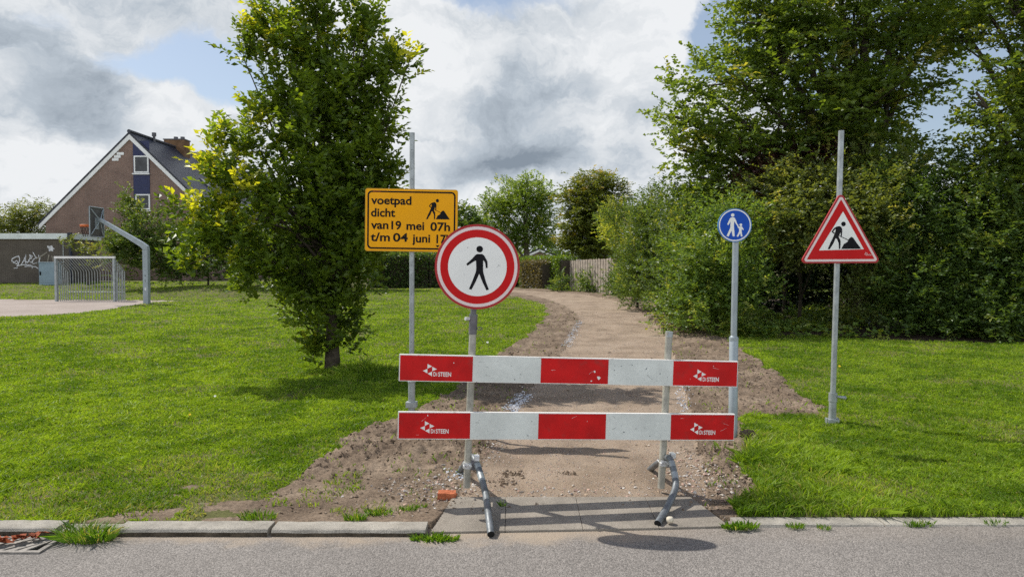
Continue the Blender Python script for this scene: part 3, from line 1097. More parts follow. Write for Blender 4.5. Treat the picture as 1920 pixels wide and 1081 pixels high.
def scatter():
    rng = np.random.default_rng(23)
    gm = [mat('gravel_pale', (0.42, 0.37, 0.31), 0.9, var=0.2, vscale=30), mat('gravel_grey', (0.30, 0.27, 0.25), 0.9, var=0.2, vscale=30),
          mat('gravel_pink', (0.44, 0.30, 0.24), 0.9, var=0.2, vscale=30), mat('gravel_tan', (0.36, 0.27, 0.19), 0.9, var=0.2, vscale=30)]
    N = 60000
    u = rng.uniform(-0.36, 0.36, N)
    y = 4.9 * np.exp(rng.uniform(0, 1, N) * math.log(5))
    x = u * y
    c = classify(x, y)
    k = (c == 2) & ~inside(SLAB_W, x, y)
    x, y = x[k], y[k]
    s = 0.0035 + 0.006 * rng.uniform(size=len(x)) ** 4
    s *= 1 + 0.05 * (y - 5)
    stones('gravel', 'loose shell and gravel grit lying on the path', x, y, s, gm, 2)
    # coarser stones by the ramp and along the path edges
    xs_, ys_ = [], []
    for (cx, cy, sx, sy, n) in ((-0.62, 5.55, 0.18, 0.22, 420), (1.55, 5.75, 0.17, 0.3, 520), (1.5, 6.35, 0.16, 0.25, 200), (0.4, 5.5, 0.9, 0.12, 260), (0.5, 4.78, 0.5, 0.07, 160)):
        xs_.append(rng.normal(cx, sx, n))
        ys_.append(rng.normal(cy, sy, n))
    for a, b in zip(PATH_W[1:9], PATH_W[2:10]):
        t = rng.uniform(size=110)
        xs_.append(a[0] + (b[0] - a[0]) * t + rng.normal(0, 0.07, 110))
        ys_.append(a[1] + (b[1] - a[1]) * t)
    x, y = np.concatenate(xs_), np.concatenate(ys_)
    k = y > 4.86
    x, y = x[k], y[k]
    s = 0.006 + 0.016 * rng.uniform(size=len(x)) ** 3
    stones('rubble', 'pale pebbles and stone chips at the path edges', x, y, s, gm + [mat('gravel_white', (0.50, 0.47, 0.43), 0.85, var=0.15, vscale=30)], 3)
    # soil clods
    N = 90000
    u = rng.uniform(-0.36, 0.5, N)
    y = 5.0 * np.exp(rng.uniform(0, 1, N) * math.log(6))
    x = u * y
    c = classify(x, y)
    for (a_, b_, n_, sp) in ((960, 888, 130, 0.05), (1066, 887, 70, 0.04), (905, 832, 160, 0.10), (942, 903, 90, 0.07), (1330, 850, 220, 0.12), (1395, 905, 150, 0.10), (880, 815, 120, 0.12)):
        p_ = G(a_, b_)
        x = np.concatenate([x, rng.normal(p_.x, sp, n_)])
        y = np.concatenate([y, rng.normal(p_.y, sp * 0.8, n_)])
    N = len(x)
    c = classify(x, y)
    spot = np.arange(N) >= 90000
    pr = np.where((y < 6.3) & (x < 1), 0.4, 1.0) * np.clip(fbm(x * 2.5, y * 2.5, 71, 3) * 2 - 0.4, 0.1, 1)
    k = ((c == 1) | ((c == 2) & (rng.uniform(size=N) < 0.012))) & (rng.uniform(size=N) < pr) | spot
    x, y = x[k], y[k]
    s = (0.005 + 0.019 * rng.uniform(size=len(x)) ** 5) * (1 + 0.04 * (y - 5))
    stones('clods', 'dry brown clods of dug soil on the verges', x, y, s,
           [mat('clod_dark', (0.13, 0.093, 0.063), 1.0, var=0.25, vscale=30, bump=0.6), mat('clod_mid', (0.205, 0.152, 0.108), 1.0, var=0.25, vscale=30, bump=0.6), mat('clod_pale', (0.29, 0.225, 0.165), 1.0, var=0.2, vscale=30, bump=0.6)], 4)
    # bluish shell strip at the left edge of the path
    xs_, ys_ = [], []
    for (a, b, n) in (((955, 770), (985, 735), 700), ((1070, 630), (1088, 603), 420), ((1060, 650), (1072, 630), 300), ((855, 905), (865, 880), 90), ((1280, 700), (1284, 770), 260)):
        p, q = G(*a), G(*b)
        t = rng.uniform(size=n)
        xs_.append(p.x + (q.x - p.x) * t + rng.normal(0, 0.05, n))
        ys_.append(p.y + (q.y - p.y) * t)
    x, y = np.concatenate(xs_), np.concatenate(ys_)
    stones('shell_grit', 'bluish white shell grit along the path edge', x, y, 0.006 + 0.014 * rng.uniform(size=len(x)) ** 2,
           [mat('shell_blue', (0.42, 0.46, 0.52), 0.8, var=0.2, vscale=30), mat('shell_white', (0.6, 0.6, 0.62), 0.8, var=0.2, vscale=30)], 6)


scatter()


def tuft(label, px, py, n, h, spread, seed, spready=None, lean=0.5, dry=0.06, wide=0.0027, z0=None):
    p = G(px, py)
    z = float(Hfull(np.array([p.x]), np.array([p.y]))[0]) if z0 is None else z0
    rng = np.random.default_rng(seed)
    a = rng.uniform(0, 6.283, n)
    r = np.sqrt(rng.uniform(size=n))
    bx = p.x + np.cos(a) * r * spread
    by = p.y + np.sin(a) * r * (spready or spread * 0.5)
    hh = h * rng.uniform(0.5, 1.2, n)
    d = np.stack([np.cos(a) * r + rng.normal(size=n) * 0.5, np.sin(a) * r + rng.normal(size=n) * 0.5], 1) * lean
    b = np.stack([bx, by, np.full(n, z - 0.01)], 1)
    sa = rng.uniform(0, 6.283, n)
    s = np.stack([np.cos(sa), np.sin(sa), 0 * sa], 1) * (wide * rng.uniform(0.6, 1.3, n))[:, None]
    m1 = b + np.stack([d[:, 0] * hh * 0.3, d[:, 1] * hh * 0.3, hh * 0.6], 1)
    t = b + np.stack([d[:, 0] * hh, d[:, 1] * hh, hh * 0.85], 1)
    V = np.stack([b - s, b + s, m1 + s * 0.8, t, m1 - s * 0.8], 1).reshape(-1, 3)
    at = np.zeros((n, 4))
    at[:, 0] = rng.uniform(0, 1, n)
    at[:, 1] = (rng.uniform(size=n) < dry) * rng.uniform(0.3, 1, n)
    at[:, 3] = 1
    o = np_mesh('grass_tuft', V, np.arange(n * 5).reshape(-1, 5), M['tuft'], attr=np.repeat(at, 5, axis=0))
    o['group'] = 'grass tufts along the road edge'
    tag(o, label, 'grass tuft')


tuft('long drooping grass spilling over the kerb beside the drain', 165, 1000, 700, 0.10, 0.17, 1, 0.09, lean=1.0, dry=0.16, z0=-0.03)
tuft('bright spiky grass tuft on bare soil just behind the kerb', 666, 974, 200, 0.06, 0.075, 2)
tuft('bushy grass tuft on bare soil, behind and right of the spiky one', 712, 963, 200, 0.058, 0.09, 3)
tuft('tiny grass tuft on the soil near the broken brick', 765, 956, 90, 0.045, 0.06, 4)
tuft('dense green weed clump at the left corner of the concrete ramp', 815, 1000, 420, 0.055, 0.15, 5, 0.05, wide=0.006, z0=-0.045)
tuft('small weed tuft in the road gutter above the dark oval shadow', 1143, 994, 90, 0.03, 0.08, 6, 0.025, z0=-0.06)
tuft('thin strip of weeds by the pale pebble at the ramp foot', 1275, 993, 170, 0.034, 0.22, 7, 0.025, z0=-0.055)
tuft('sprig of grass growing from the joint between two ramp slabs', 942, 950, 40, 0.07, 0.015, 8, z0=0.0)
tuft('leafy weeds at the right corner of the concrete ramp', 1388, 984, 150, 0.045, 0.12, 9, 0.04, wide=0.008, z0=-0.01)
tuft('ragged grass tuft where the left lawn thins above the kerb', 485, 972, 200, 0.06, 0.12, 10)
tuft('yellowish grass tuft at the kerb edge of the bare soil', 520, 981, 130, 0.045, 0.08, 12, dry=0.25)
tuft('small green tuft on dirt beside the ramp slab edge', 790, 951, 60, 0.04, 0.04, 13)


tuft('small weed tuft on the flush kerb, next after the ramp corner', 1492, 983, 90, 0.04, 0.06, 14, 0.03, z0=-0.01)
tuft('second little weed tuft on the flush right kerb, counting from the ramp', 1545, 985, 60, 0.03, 0.05, 15, 0.03, z0=-0.01)
tuft('weed tuft on the flush kerb below the triangle sign side of the lawn', 1722, 980, 110, 0.045, 0.10, 16, 0.03, z0=-0.01)
tuft('outermost weed tuft on the flush kerb towards the photo edge', 1868, 978, 90, 0.04, 0.09, 17, 0.03, z0=-0.01)


# ------------------------------------------------------------------ barrier
def ground_z(x, y):
    return float(Hfull(np.array([x]), np.array([y]))[0])


A1, A2 = P(750.5, 661, 5.30), P(1380, 677, 5.52)
ex = (A2 - A1).normalized()
nrm_ = ex.cross(Vector((0, 0, 1))).normalized()        # points towards the viewer side
ey = -nrm_ if nrm_.y < 0 else nrm_
ez = ex.cross(ey).normalized()
if ez.z < 0:
    ez = -ez
BM = Matrix(((ex.x, ey.x, ez.x, A1.x), (ex.y, ey.y, ez.y, A1.y), (ex.z, ey.z, ez.z, A1.z), (0, 0, 0, 1)))
BMI = BM.inverted()


def loc(px, py):
    """photo pixel -> x, z in the plane of the barrier"""
    o, r = Vector((0, 0, CAM_H)), ray(px, py)
    t = (A1 - o).dot(ey) / r.dot(ey)
    q = BMI @ (o + r * t)
    return q.x, q.z


barrier = thing('road_barrier', 'red and white road barrier with two planks on galvanised posts and bent feet', 'barrier', mtx=BM)


def logo(mb, x0, x1, zt, zb, y):
    """four triangles round a diamond with the maker's lettering, fitted into the box given"""
    w, h = x1 - x0, zt - zb
    q = lambda a, b: (x0 + (a - 300) / 1290 * w, zt - (b - 160) / 540 * h)
    for t in (((505, 160), (715, 268), (510, 370)), ((728, 285), (940, 385), (728, 480)), ((300, 468), (510, 375), (510, 578)), ((522, 588), (722, 495), (722, 700))):
        mb.poly([q(*p) for p in t], y, M['white'])
    for s, a, b, c, e in (('D', 785, 900, 512, 695), ('i', 925, 955, 520, 690), ('STEEN', 1005, 1590, 512, 700)):
        xa, zb_ = q(a, e)
        xb, zt_ = q(b, c)
        mb.text(s, xa, zb_, xb - xa, zt_ - zb_, y, M['white'], bold=0.02)


def plank(seams, top_l, bot_l, top_r, bot_r, logos, chips, seed):
    xl, zl = loc(seams[0], top_l)
    xr, zr = loc(seams[-1], top_r)
    zlb, zrb = loc(seams[0], bot_l)[1], loc(seams[-1], bot_r)[1]
    h = 0.5 * ((zl - zlb) + (zr - zrb))
    dz = 0.5 * ((zl + zlb) / 2 + (zr + zrb) / 2) + h / 2
    slope = (zr + zrb - zl - zlb) / 2 / (xr - xl)
    rot = Matrix.Rotation(-math.atan(slope), 4, 'Y')
    fm = BM @ Matrix.Translation((xl, 0, (zl + zlb) / 2 + h / 2)) @ rot
    mb = MB(fm)
    xs_ = [loc(s, (top_l + bot_l) / 2)[0] - xl for s in seams]
    xs_[-1] = (xr - xl)
    t = 0.026
    mb.box((-0.004, -0.030, -h), (xs_[-1] + 0.004, -0.030 + t, 0), M['plank_edge'])
    for i in range(5):
        m_ = M['plank_red'] if i % 2 == 0 else M['plank_white']
        mb.poly([(xs_[i] + (0.001 if i else 0.0), -h + 0.005), (xs_[i + 1], -h + 0.005), (xs_[i + 1], -0.007), (xs_[i] + (0.001 if i else 0.0), -0.007)], -0.0312, m_)
    for (a, b, zt, zb) in logos:
        logo(mb, a - xl, b - xl, zt, zb, -0.0322)
    rng = random.Random(seed)
    for (cx, cz, r) in chips:
        n = 5
        mb.poly([(cx + r * rng.uniform(0.5, 1.2) * math.cos(6.283 * k / n), cz + r * rng.uniform(0.5, 1.2) * math.sin(6.283 * k / n)) for k in range(n)], -0.0326, M['plank_edge'])
    for _ in range(26):
        i = rng.choice((1, 3))
        cx, cz = rng.uniform(xs_[i] + 0.02, xs_[i + 1] - 0.02), rng.uniform(-h + 0.02, -0.02)
        r = rng.choice((0.0015, 0.002, 0.0025, 0.004))
        mb.poly([(cx + r * rng.uniform(0.5, 1.6) * math.cos(6.283 * k / 5), cz + r * rng.uniform(0.5, 1.4) * math.sin(6.283 * k / 5)) for k in range(5)], -0.0326, M['galv_dark'])
    for _ in range(9):
        i = rng.randrange(5)
        cx, cz = rng.uniform(xs_[i] + 0.05, xs_[i + 1] - 0.05), rng.uniform(-h + 0.03, -0.03)
        a, ln = rng.uniform(-0.9, 0.9), rng.uniform(0.015, 0.06)
        dx, dz_ = math.cos(a) * ln / 2, math.sin(a) * ln / 2
        w = rng.uniform(0.0006, 0.0013)
        mb.poly([(cx - dx, cz - dz_ - w), (cx + dx, cz + dz_ - w * 0.4), (cx + dx, cz + dz_ + w * 0.4), (cx - dx, cz - dz_ + w)], -0.0327, M['galv_dark'] if i % 2 else M['pink'])
    o = mb.build('plank', barrier)
    return o


lx = lambda px, py: loc(px, py)[0]
p1 = plank([750.5, 886, 1013, 1139, 1260, 1380], 661.5, 713.5, 677, 723,
           [(lx(793, 690), lx(846, 690), -0.066, -0.155), (lx(1297, 700), lx(1345, 700), -0.066, -0.155)],
           [(lx(1114, 695) - lx(750.5, 690), -0.10, 0.009), (lx(1121, 705) - lx(750.5, 690), -0.143, 0.016), (lx(1108, 708) - lx(750.5, 690), -0.168, 0.008), (lx(851, 677) - lx(750, 690), -0.055, 0.004), (lx(1335, 684) - lx(750, 690), -0.04, 0.004)], 5)
p2 = plank([748, 881, 1008, 1134, 1255, 1374], 769, 821.5, 775, 822.5,
           [(lx(788, 796), lx(841, 796), -0.066, -0.155), (lx(1291, 802), lx(1338, 802), -0.066, -0.155)],
           [(lx(803, 774) - lx(748, 795), -0.025, 0.006), (lx(1100, 790) - lx(748, 795), -0.06, 0.003)], 9)
p1['label'] = 'upper plank with chipped middle red band'
p2['label'] = 'lower plank with clean red bands'


def bpost(px_t, py_t, px_b, py_b, name='post'):
    xt, zt = loc(px_t, py_t)
    xb, zb = loc(px_b, py_b)
    R = 0.0265
    y = 0.026
    mb = MB(BM)
    mb.tube([(xb, y, zb), (xt, y, zt)], R, M['galv_post'], 20, capmat=M['galv_post'])
    o = mb.build(name, barrier)
    return (xt, zt), (xb, zb), o


L_t, L_b, _ = bpost(887.5, 600, 875.5, 915)
R_t, R_b, _ = bpost(1256.5, 623, 1241.5, 916)
cap = MB(BM)
cap.tube([(R_t[0] + 0.0005, 0.026, R_t[1] - 0.035), (R_t[0] + 0.003, 0.026, R_t[1] + 0.006)], 0.0275, M['galv'], 20)
cap.build('post_cap', barrier)


def foot(front, rear, clamp_px, label):
    pts = [P(*p) for p in front[::-1]]
    pts[0].z = max(pts[0].z, zroad(pts[0].x) + 0.02)
    mid = pts[-1]
    pr = [P(*p) for p in rear]
    allp = [Vector(p) for p in pts] + [Vector(p) for p in pr]
    # smooth the centre line
    out = []
    for i in range(len(allp) - 1):
        p0, p1_, p2_, p3 = allp[max(i - 1, 0)], allp[i], allp[i + 1], allp[min(i + 2, len(allp) - 1)]
        for t in np.linspace(0, 1, 7)[:-1]:
            out.append(0.5 * ((2 * p1_) + (p2_ - p0) * t + (2 * p0 - 5 * p1_ + 4 * p2_ - p3) * t * t + (3 * p1_ - p0 - 3 * p2_ + p3) * t ** 3))
    out.append(allp[-1])
    mb = MB()
    mb.tube(out, 0.0245, M['galv_dark'], 16, capmat=M['rubber'])
    # worn bright sleeve bands near the clamp
    n = len(out)
    o = mb.build('foot', barrier)
    sl = MB()
    k0 = 6 * (len(pts) - 1)
    for a, b in ((k0 - 3, k0 - 1), (k0 - 8, k0 - 5)):
        seg = out[max(a, 0):b + 1]
        if len(seg) > 1:
            sl.tube(seg, 0.0253, M['galv'], 16)
    sl.build('foot_sleeve', o)

    cb = MB()
    xl_, zl_ = loc(clamp_px[0], clamp_px[1])
    cb.mtx = BM
    cb.tube([(xl_ - 0.0012, 0.026, zl_ - 0.022), (xl_ + 0.0012, 0.026, zl_ + 0.022)], 0.034, M['bright'], 20)
    cb.box((xl_ + 0.02, 0.01, zl_ - 0.035), (xl_ + 0.075, 0.075, zl_ + 0.035), M['cast'])
    cb.box((xl_ + 0.045, -0.002, zl_ + 0.036), (xl_ + 0.085, 0.05, zl_ + 0.075), M['bright'])
    cb.tube([(xl_ - 0.028, -0.03, zl_), (xl_ - 0.028, 0.085, zl_)], 0.008, M['bright'], 8)
    cb.tube([(xl_ + 0.02, -0.02, zl_ + 0.005), (xl_ + 0.02, 0.08, zl_ + 0.005)], 0.011, M['bright'], 6)
    cb.build('clamp', o, bevel=0.003)
    return o


foot([(893, 866, 5.385), (902, 893, 5.27), (910.5, 925, 5.09), (915.5, 960, 4.87), (920.5, 1001, 4.665)], [(884, 856, 5.50), (873, 868, 5.78), (862, 884, 6.02)], (877, 873), 'left')
foot([(1257, 862, 5.38), (1265, 890, 5.30), (1266, 915, 5.20), (1252, 948, 5.04), (1233, 981, 4.84)], [(1249, 858, 5.50), (1232, 869, 5.80), (1218, 880, 6.10)], (1246, 868), 'right')


# ------------------------------------------------------------------ signs
def sign_frame(px, py, Y, roll=0.0, yaw=0.0):
    """plane of a sign: x to the right, z up, -y to the road"""
    return Matrix.Translation(P(px, py, Y)) @ Matrix.Rotation(math.radians(yaw), 4, 'Z') @ Matrix.Rotation(math.radians(roll), 4, 'Y')


WALKER = [(872, 547), (906, 546), (922, 557), (944, 597), (947, 641), (934, 643), (929, 606), (915, 588), (915, 650), (917, 672), (936, 735), (958, 790), (941, 796), (912, 738), (889, 682), (866, 738), (838, 793), (820, 789), (846, 725), (866, 668), (868, 640), (865, 592), (850, 599), (807, 629), (799, 617), (838, 580), (858, 556)]
WORKER = [(580, 445), (603, 436), (632, 431), (655, 440), (667, 470), (668, 505), (664, 548), (661, 574), (648, 566), (648, 530), (645, 508), (634, 540), (624, 558), (628, 574), (645, 604), (649, 645), (645, 718), (628, 718), (624, 642), (602, 592), (586, 582), (561, 642), (513, 719), (487, 719), (520, 640), (558, 562), (572, 526), (553, 520), (533, 500), (558, 464)]
ARMHOLE = [(586, 466), (577, 514), (561, 505), (555, 496)]
SHOVEL = [(624, 553), (629, 546), (748, 603), (744, 611)]
PILE = [(657, 717), (690, 655), (712, 643), (731, 631), (748, 600), (764, 578), (785, 565), (806, 578), (850, 640), (880, 680), (908, 717)]


def draw(mb, pts, y, mt, cx, cy, s):
    mb.poly([((a - cx) * s, (cy - b) * s) for a, b in pts], y, mt)


def circ(cx, cy, r, n=20):
    return [(cx + r * math.cos(6.2832 * k / n), cy + r * math.sin(6.2832 * k / n)) for k in range(n)]


def worker(mb, y, fn, dark, light):
    for pts, m_, dy in ((circ(683, 405, 29), dark, 0), (WORKER, dark, 0), (PILE, dark, 0.0002), (SHOVEL, dark, -0.0002), (ARMHOLE, light, -0.0006)):
        mb.poly([fn(*p) for p in pts], y + dy, m_)


# no pedestrians sign on the left post of the barrier
SY = 5.285
fm = sign_frame(895.2, 500, SY, 1.2, 4.0)
base_c = BM @ Vector((L_t[0], 0.026, L_t[1]))
ped = thing('road_sign', 'round white sign with red ring and black walking figure, above the barrier', 'road sign', base_c)
mb = MB(fm)
R = 0.307
mb.disc(R, 0.0, M['rim'], 0.022)
mb.disc(R * 0.972, -0.001, M['rim'])
mb.disc(R * 0.945, -0.002, M['pink'])
mb.disc(R * 0.872, -0.003, M['red'])
mb.disc(R * 0.690, -0.004, M['white'])
s = R / 293.0
draw(mb, circ(889, 513, 23), -0.005, M['black'], 876, 635, s)
draw(mb, WALKER, -0.005, M['black'], 876, 635, s)
for (a, b, r) in ((1022, 622, 3), (1012, 634, 2), (1030, 628, 2), (806, 505, 3), (786, 690, 2)):
    draw(mb, circ(a, b, r, 7), -0.0055, M['galv_dark'], 876, 635, s)
mb.build('sign_plate', ped)
up_ = (BM.to_3x3() @ Vector((L_t[0] - L_b[0], 0, L_t[1] - L_b[1]))).normalized()
mb = MB()
mb.tube([base_c - up_ * 0.02, base_c + up_ * 0.50], 0.022, M['galv_dark'], 16)
mb.build('pole', ped)
mb = MB()
mb.tube([base_c - up_ * 0.105, base_c - up_ * 0.02, base_c + up_ * 0.035], [0.030, 0.030, 0.0305], M['cast'], 20)
mb.tube([base_c + up_ * 0.030, base_c + up_ * 0.042], 0.0325, M['galv_dark'], 20)
mb.tube([base_c + Vector((-0.030, -0.012, 0.008)), base_c + Vector((-0.056, -0.030, 0.012))], 0.014, M['bright'], 10)
mb.build('coupling', ped)
mb = MB()
lk = base_c - up_ * 0.062 + Vector((0.031, -0.008, 0))
mb.tube([lk + Vector((0.018 + 0.018 * math.cos(a), 0, 0.010 * math.sin(a))) for a in np.linspace(0, 6.283, 17)], 0.0035, M['cast'], 6, caps=False)
mb.build('locking_ring', ped)
for dz in (0.14, -0.14):
    MB(fm).box((-0.06, 0.0225, dz - 0.02), (0.06, 0.040, dz + 0.02), M['galv_dark']).build('bracket', ped)

# yellow closure sign
YS = 7.62
gp = Vector((P(770, 700, YS).x, YS + 0.05, 0))
gp.z = ground_z(gp.x, gp.y) - 0.02
ysign = thing('closure_sign', 'yellow notice board with black lettering about the closed footpath', 'road sign', gp)
fm = sign_frame(771.5, 413, YS, 0.85, 2.5)
ws, hs = 172.5 * YS / F, 117.0 * YS / F
mb = MB(fm)
rect = lambda w, h: [(-w / 2, -h / 2), (w / 2, -h / 2), (w / 2, h / 2), (-w / 2, h / 2)]
mb.poly(rounded(rect(ws, hs), 0.026), 0, M['yellow_edge'], 0.025)
mb.poly(rounded(rect(ws - 0.014, hs - 0.014), 0.022), -0.001, M['yellow'])
mb.poly(rounded(rect(ws * 0.950, hs * 0.925), 0.045), -0.002, M['black'])
mb.poly(rounded(rect(ws * 0.950 - 0.034, hs * 0.925 - 0.034), 0.032), -0.003, M['yellow'])
zx0, zy0, zs = 414.0, 311.0, ws / 640.0          # centre and scale of the enlargement the lettering is measured in
tx = lambda a: (a - zx0) * zs
tz = lambda b: (zy0 - b) * zs
for wd, a, b, base, cap_ in (('voetpad', 135, 413, 203, 146), ('dicht', 135, 302, 288, 231), ('van', 135, 256, 373, 316), ('19', 276, 344, 374, 317), ('mei', 380, 503, 376, 319), ('07h', 545, 682, 380, 322),
                             ('t/m', 133, 267, 457, 400), ('04', 288, 391, 458, 401), ('juni', 420, 545, 462, 405), ('17h', 588, 690, 465, 407)):
    mb.text(wd, tx(a), tz(base), (b - a) * zs, (base - cap_) * zs, -0.004, M['black'], bold=0.026)
worker(mb, -0.004, lambda a, b: (tx(515 + (a - 487) * 0.392), tz(160 + (b - 376) * 0.413)), M['black'], M['yellow'])
mb.poly([(tx(582), tz(480)), (tx(612), tz(480)), (tx(597), tz(497))], -0.004, M['black'])
mb.text('BUKO', tx(150), tz(119), 52 * zs, 9 * zs, -0.0045, M['rim'])
mb.build('sign_plate', ysign)
top = P(772.8, 249, YS + 0.045)
mb = MB()
bp = Vector((gp.x, gp.y, gp.z - 0.05))
mb.tube([bp, top], 0.0265, M['galv'], 18, capmat=M['rubber'])
d_ = (top - bp).normalized()
k = 0
zz = 2.55
for zz in np.arange(0.55, 3.0, 0.1):
    c = bp + d_ * zz
    mb.tube([c + Vector((0, -0.0262, 0)), c + Vector((0, -0.0272, 0))], 0.0035, M['rubber'], 8)
mb.build('pole', ysign)
mb = MB()
z1 = P(770.5, 716, YS).z
z0 = P(770, 762, YS).z
mb.tube([bp, bp + d_ * (z1 - bp.z)], 0.036, M['galv'], 18)
mb.tube([bp + d_ * (z1 - bp.z - 0.012), bp + d_ * (z1 - bp.z + 0.004)], 0.041, M['galv'], 18)
c = bp + d_ * (z0 - bp.z + 0.02)
mb.box((c.x - 0.058, c.y - 0.045, c.z - 0.035), (c.x + 0.058, c.y + 0.045, c.z + 0.025), M['galv'])
mb.build('base_socket', ysign, bevel=0.004)
for dz in (0.2, -0.2):
    MB(fm).box((-0.30, 0.026, dz - 0.02), (0.30, 0.040, dz + 0.02), M['galv']).build('bracket', ysign)

# blue footpath sign
YB = 7.25
gp = Vector((P(1374, 815, YB).x, YB, 0))
gp.z = ground_z(gp.x, gp.y) - 0.02
bsign = thing('footpath_sign', 'small round blue sign with white adult and child on a slim grey post', 'road sign', gp)
fm = sign_frame(1377.8, 422, YB - 0.055, 0.0, -2.0)
R = 30.2 * YB / F
mb = MB(fm)
mb.disc(R * 1.03, 0.0, M['blue_edge'], 0.020)
mb.disc(R * 1.0, -0.001, M['blue'])
mb.disc(R * 0.975, -0.002, M['white'])
mb.disc(R * 0.905, -0.003, M['blue'])
s = R / 120.0
ADULT = [(158, 150), (182, 150), (192, 165), (203, 195), (214, 210), (207, 217), (194, 198), (181, 178), (180, 215), (186, 289), (171, 289), (163, 246), (141, 291), (127, 286), (153, 225), (155, 180), (139, 207), (130, 201), (148, 160)]
CHILD = [(220, 217), (238, 217), (252, 238), (246, 244), (237, 232), (236, 252), (243, 290), (232, 291), (226, 266), (211, 293), (200, 289), (217, 256), (218, 233), (206, 222), (210, 214)]
for pts in (circ(170, 133, 12.5), ADULT, circ(230, 205, 10), CHILD):
    draw(mb, pts, -0.004, M['white'], 187, 207, s)
mb.build('sign_plate', bsign)
t_up = P(1380.5, 392, YB)
t_ring = P(1375.8, 632, YB)
b_lo = P(1374, 822, YB)
b_lo = t_ring + (b_lo - t_ring).normalized() * ((t_ring.z - gp.z + 0.15) / max(0.2, -(b_lo - t_ring).normalized().z))
mb = MB()
mb.tube([t_ring - Vector((0, 0, 0.02)), t_up], 0.030, M['painted_grey'], 18)
mb.build('pole', bsign)
mb = MB()
mb.tube([b_lo, t_ring - (t_up - t_ring).normalized() * 0.0, t_ring + (t_up - t_ring).normalized() * 0.015], [0.045, 0.043, 0.031], M['painted_grey'], 20)
mb.tube([t_ring - Vector((0, 0, 0.03)), t_ring - Vector((0, 0, 0.002))], 0.0455, M['painted_grey'], 20)
mb.build('base_tube', bsign)

# warning triangle
YT = 7.86
gp = Vector((P(1560, 797, YT).x, YT, 0))
gp.z = ground_z(gp.x, gp.y)
tsign = thing('warning_sign', 'red edged warning triangle with a digging worker on a tall grey pole', 'road sign', gp)
cx_, top_, bot_, lft, rgt = 1576.5, 364.0, 488.0, 1505.0, 1648.0
fm = sign_frame(cx_, (top_ + bot_) / 2, YT - 0.055, -0.35, 0.0)
ms = YT / F
W_ = (rgt - lft + 8) * ms
Ht = (bot_ - top_ + 9) * ms
tri_ = lambda k: [(0, Ht * 0.5 - Ht * 0.667 + Ht * 0.667 * k), (-W_ / 2 * k, Ht * 0.5 - Ht * 0.667 - Ht * 0.333 * k), (W_ / 2 * k, Ht * 0.5 - Ht * 0.667 - Ht * 0.333 * k)]
mb = MB(fm)
off = -0.01
mb.poly(rounded(tri_(1.0), 0.036), 0, M['rim'], 0.022)
mb.poly(rounded(tri_(0.965), 0.030), -0.001, M['rim'])
mb.poly(rounded(tri_(0.930), 0.024), -0.002, M['pink'])
mb.poly(rounded(tri_(0.835), 0.006), -0.003, M['red'])
z6 = 1351.0 / 200.0
fx = lambda a, b: ((1480 + a / z6 - cx_) * ms, ((top_ + bot_) / 2 - (360 + b / z6)) * ms)
mb.poly([fx(677, 248), fx(378, 734), fx(942, 722)], -0.004, M['white'])
worker(mb, -0.005, fx, M['black'], M['white'])
q = lambda a, b: fx(948 + (a - 300) / 1290 * 92, 758 + (b - 160) / 540 * 44)
for t in (((505, 160), (715, 268), (510, 370)), ((728, 285), (940, 385), (728, 480)), ((300, 468), (510, 375), (510, 578)), ((522, 588), (722, 495), (722, 700))):
    mb.poly([q(*p) for p in t], -0.0042, M['pink'])
a_, b_ = q(785, 695), q(1590, 512)
mb.text('DiSTEEN', a_[0], a_[1], b_[0] - a_[0], b_[1] - a_[1], -0.0042, M['pink'], bold=0.01)
mb.build('sign_plate', tsign)
top = P(1577.5, 245, YT)
bot = P(1560, 798, YT)
mb = MB()
mb.tube([bot, top], 0.0285, M['galv'], 18)
mb.build('pole', tsign)
d_ = (top - bot).normalized()
mb = MB()
mb.tube([bot - d_ * 0.2, bot + d_ * 0.36], 0.038, M['galv'], 18)
mb.tube([bot + d_ * 0.27, bot + d_ * 0.36], 0.044, M['galv'], 18)
c = bot + d_ * 0.325
mb.tube([c + Vector((0.03, -0.03, 0.0)), c + Vector((0.12, -0.045, -0.012))], [0.014, 0.020], M['galv'], 10)
c = bot + d_ * 0.03
mb.box((c.x - 0.058, c.y - 0.05, c.z - 0.06), (c.x + 0.058, c.y + 0.05, c.z + 0.05), M['galv'])
mb.box((c.x - 0.066, c.y - 0.03, c.z - 0.10), (c.x - 0.0585, c.y + 0.03, c.z + 0.06), M['galv'])
mb.box((c.x + 0.0585, c.y - 0.03, c.z - 0.10), (c.x + 0.066, c.y + 0.03, c.z + 0.06), M['galv'])
mb.build('base_socket', tsign, bevel=0.004)
MB(fm).box((-0.12, 0.0225, -0.21), (0.12, 0.036, -0.17), M['galv']).build('bracket', tsign)
MB(fm).box((-0.06, 0.0225, 0.08), (0.06, 0.036, 0.12), M['galv']).build('bracket', tsign)


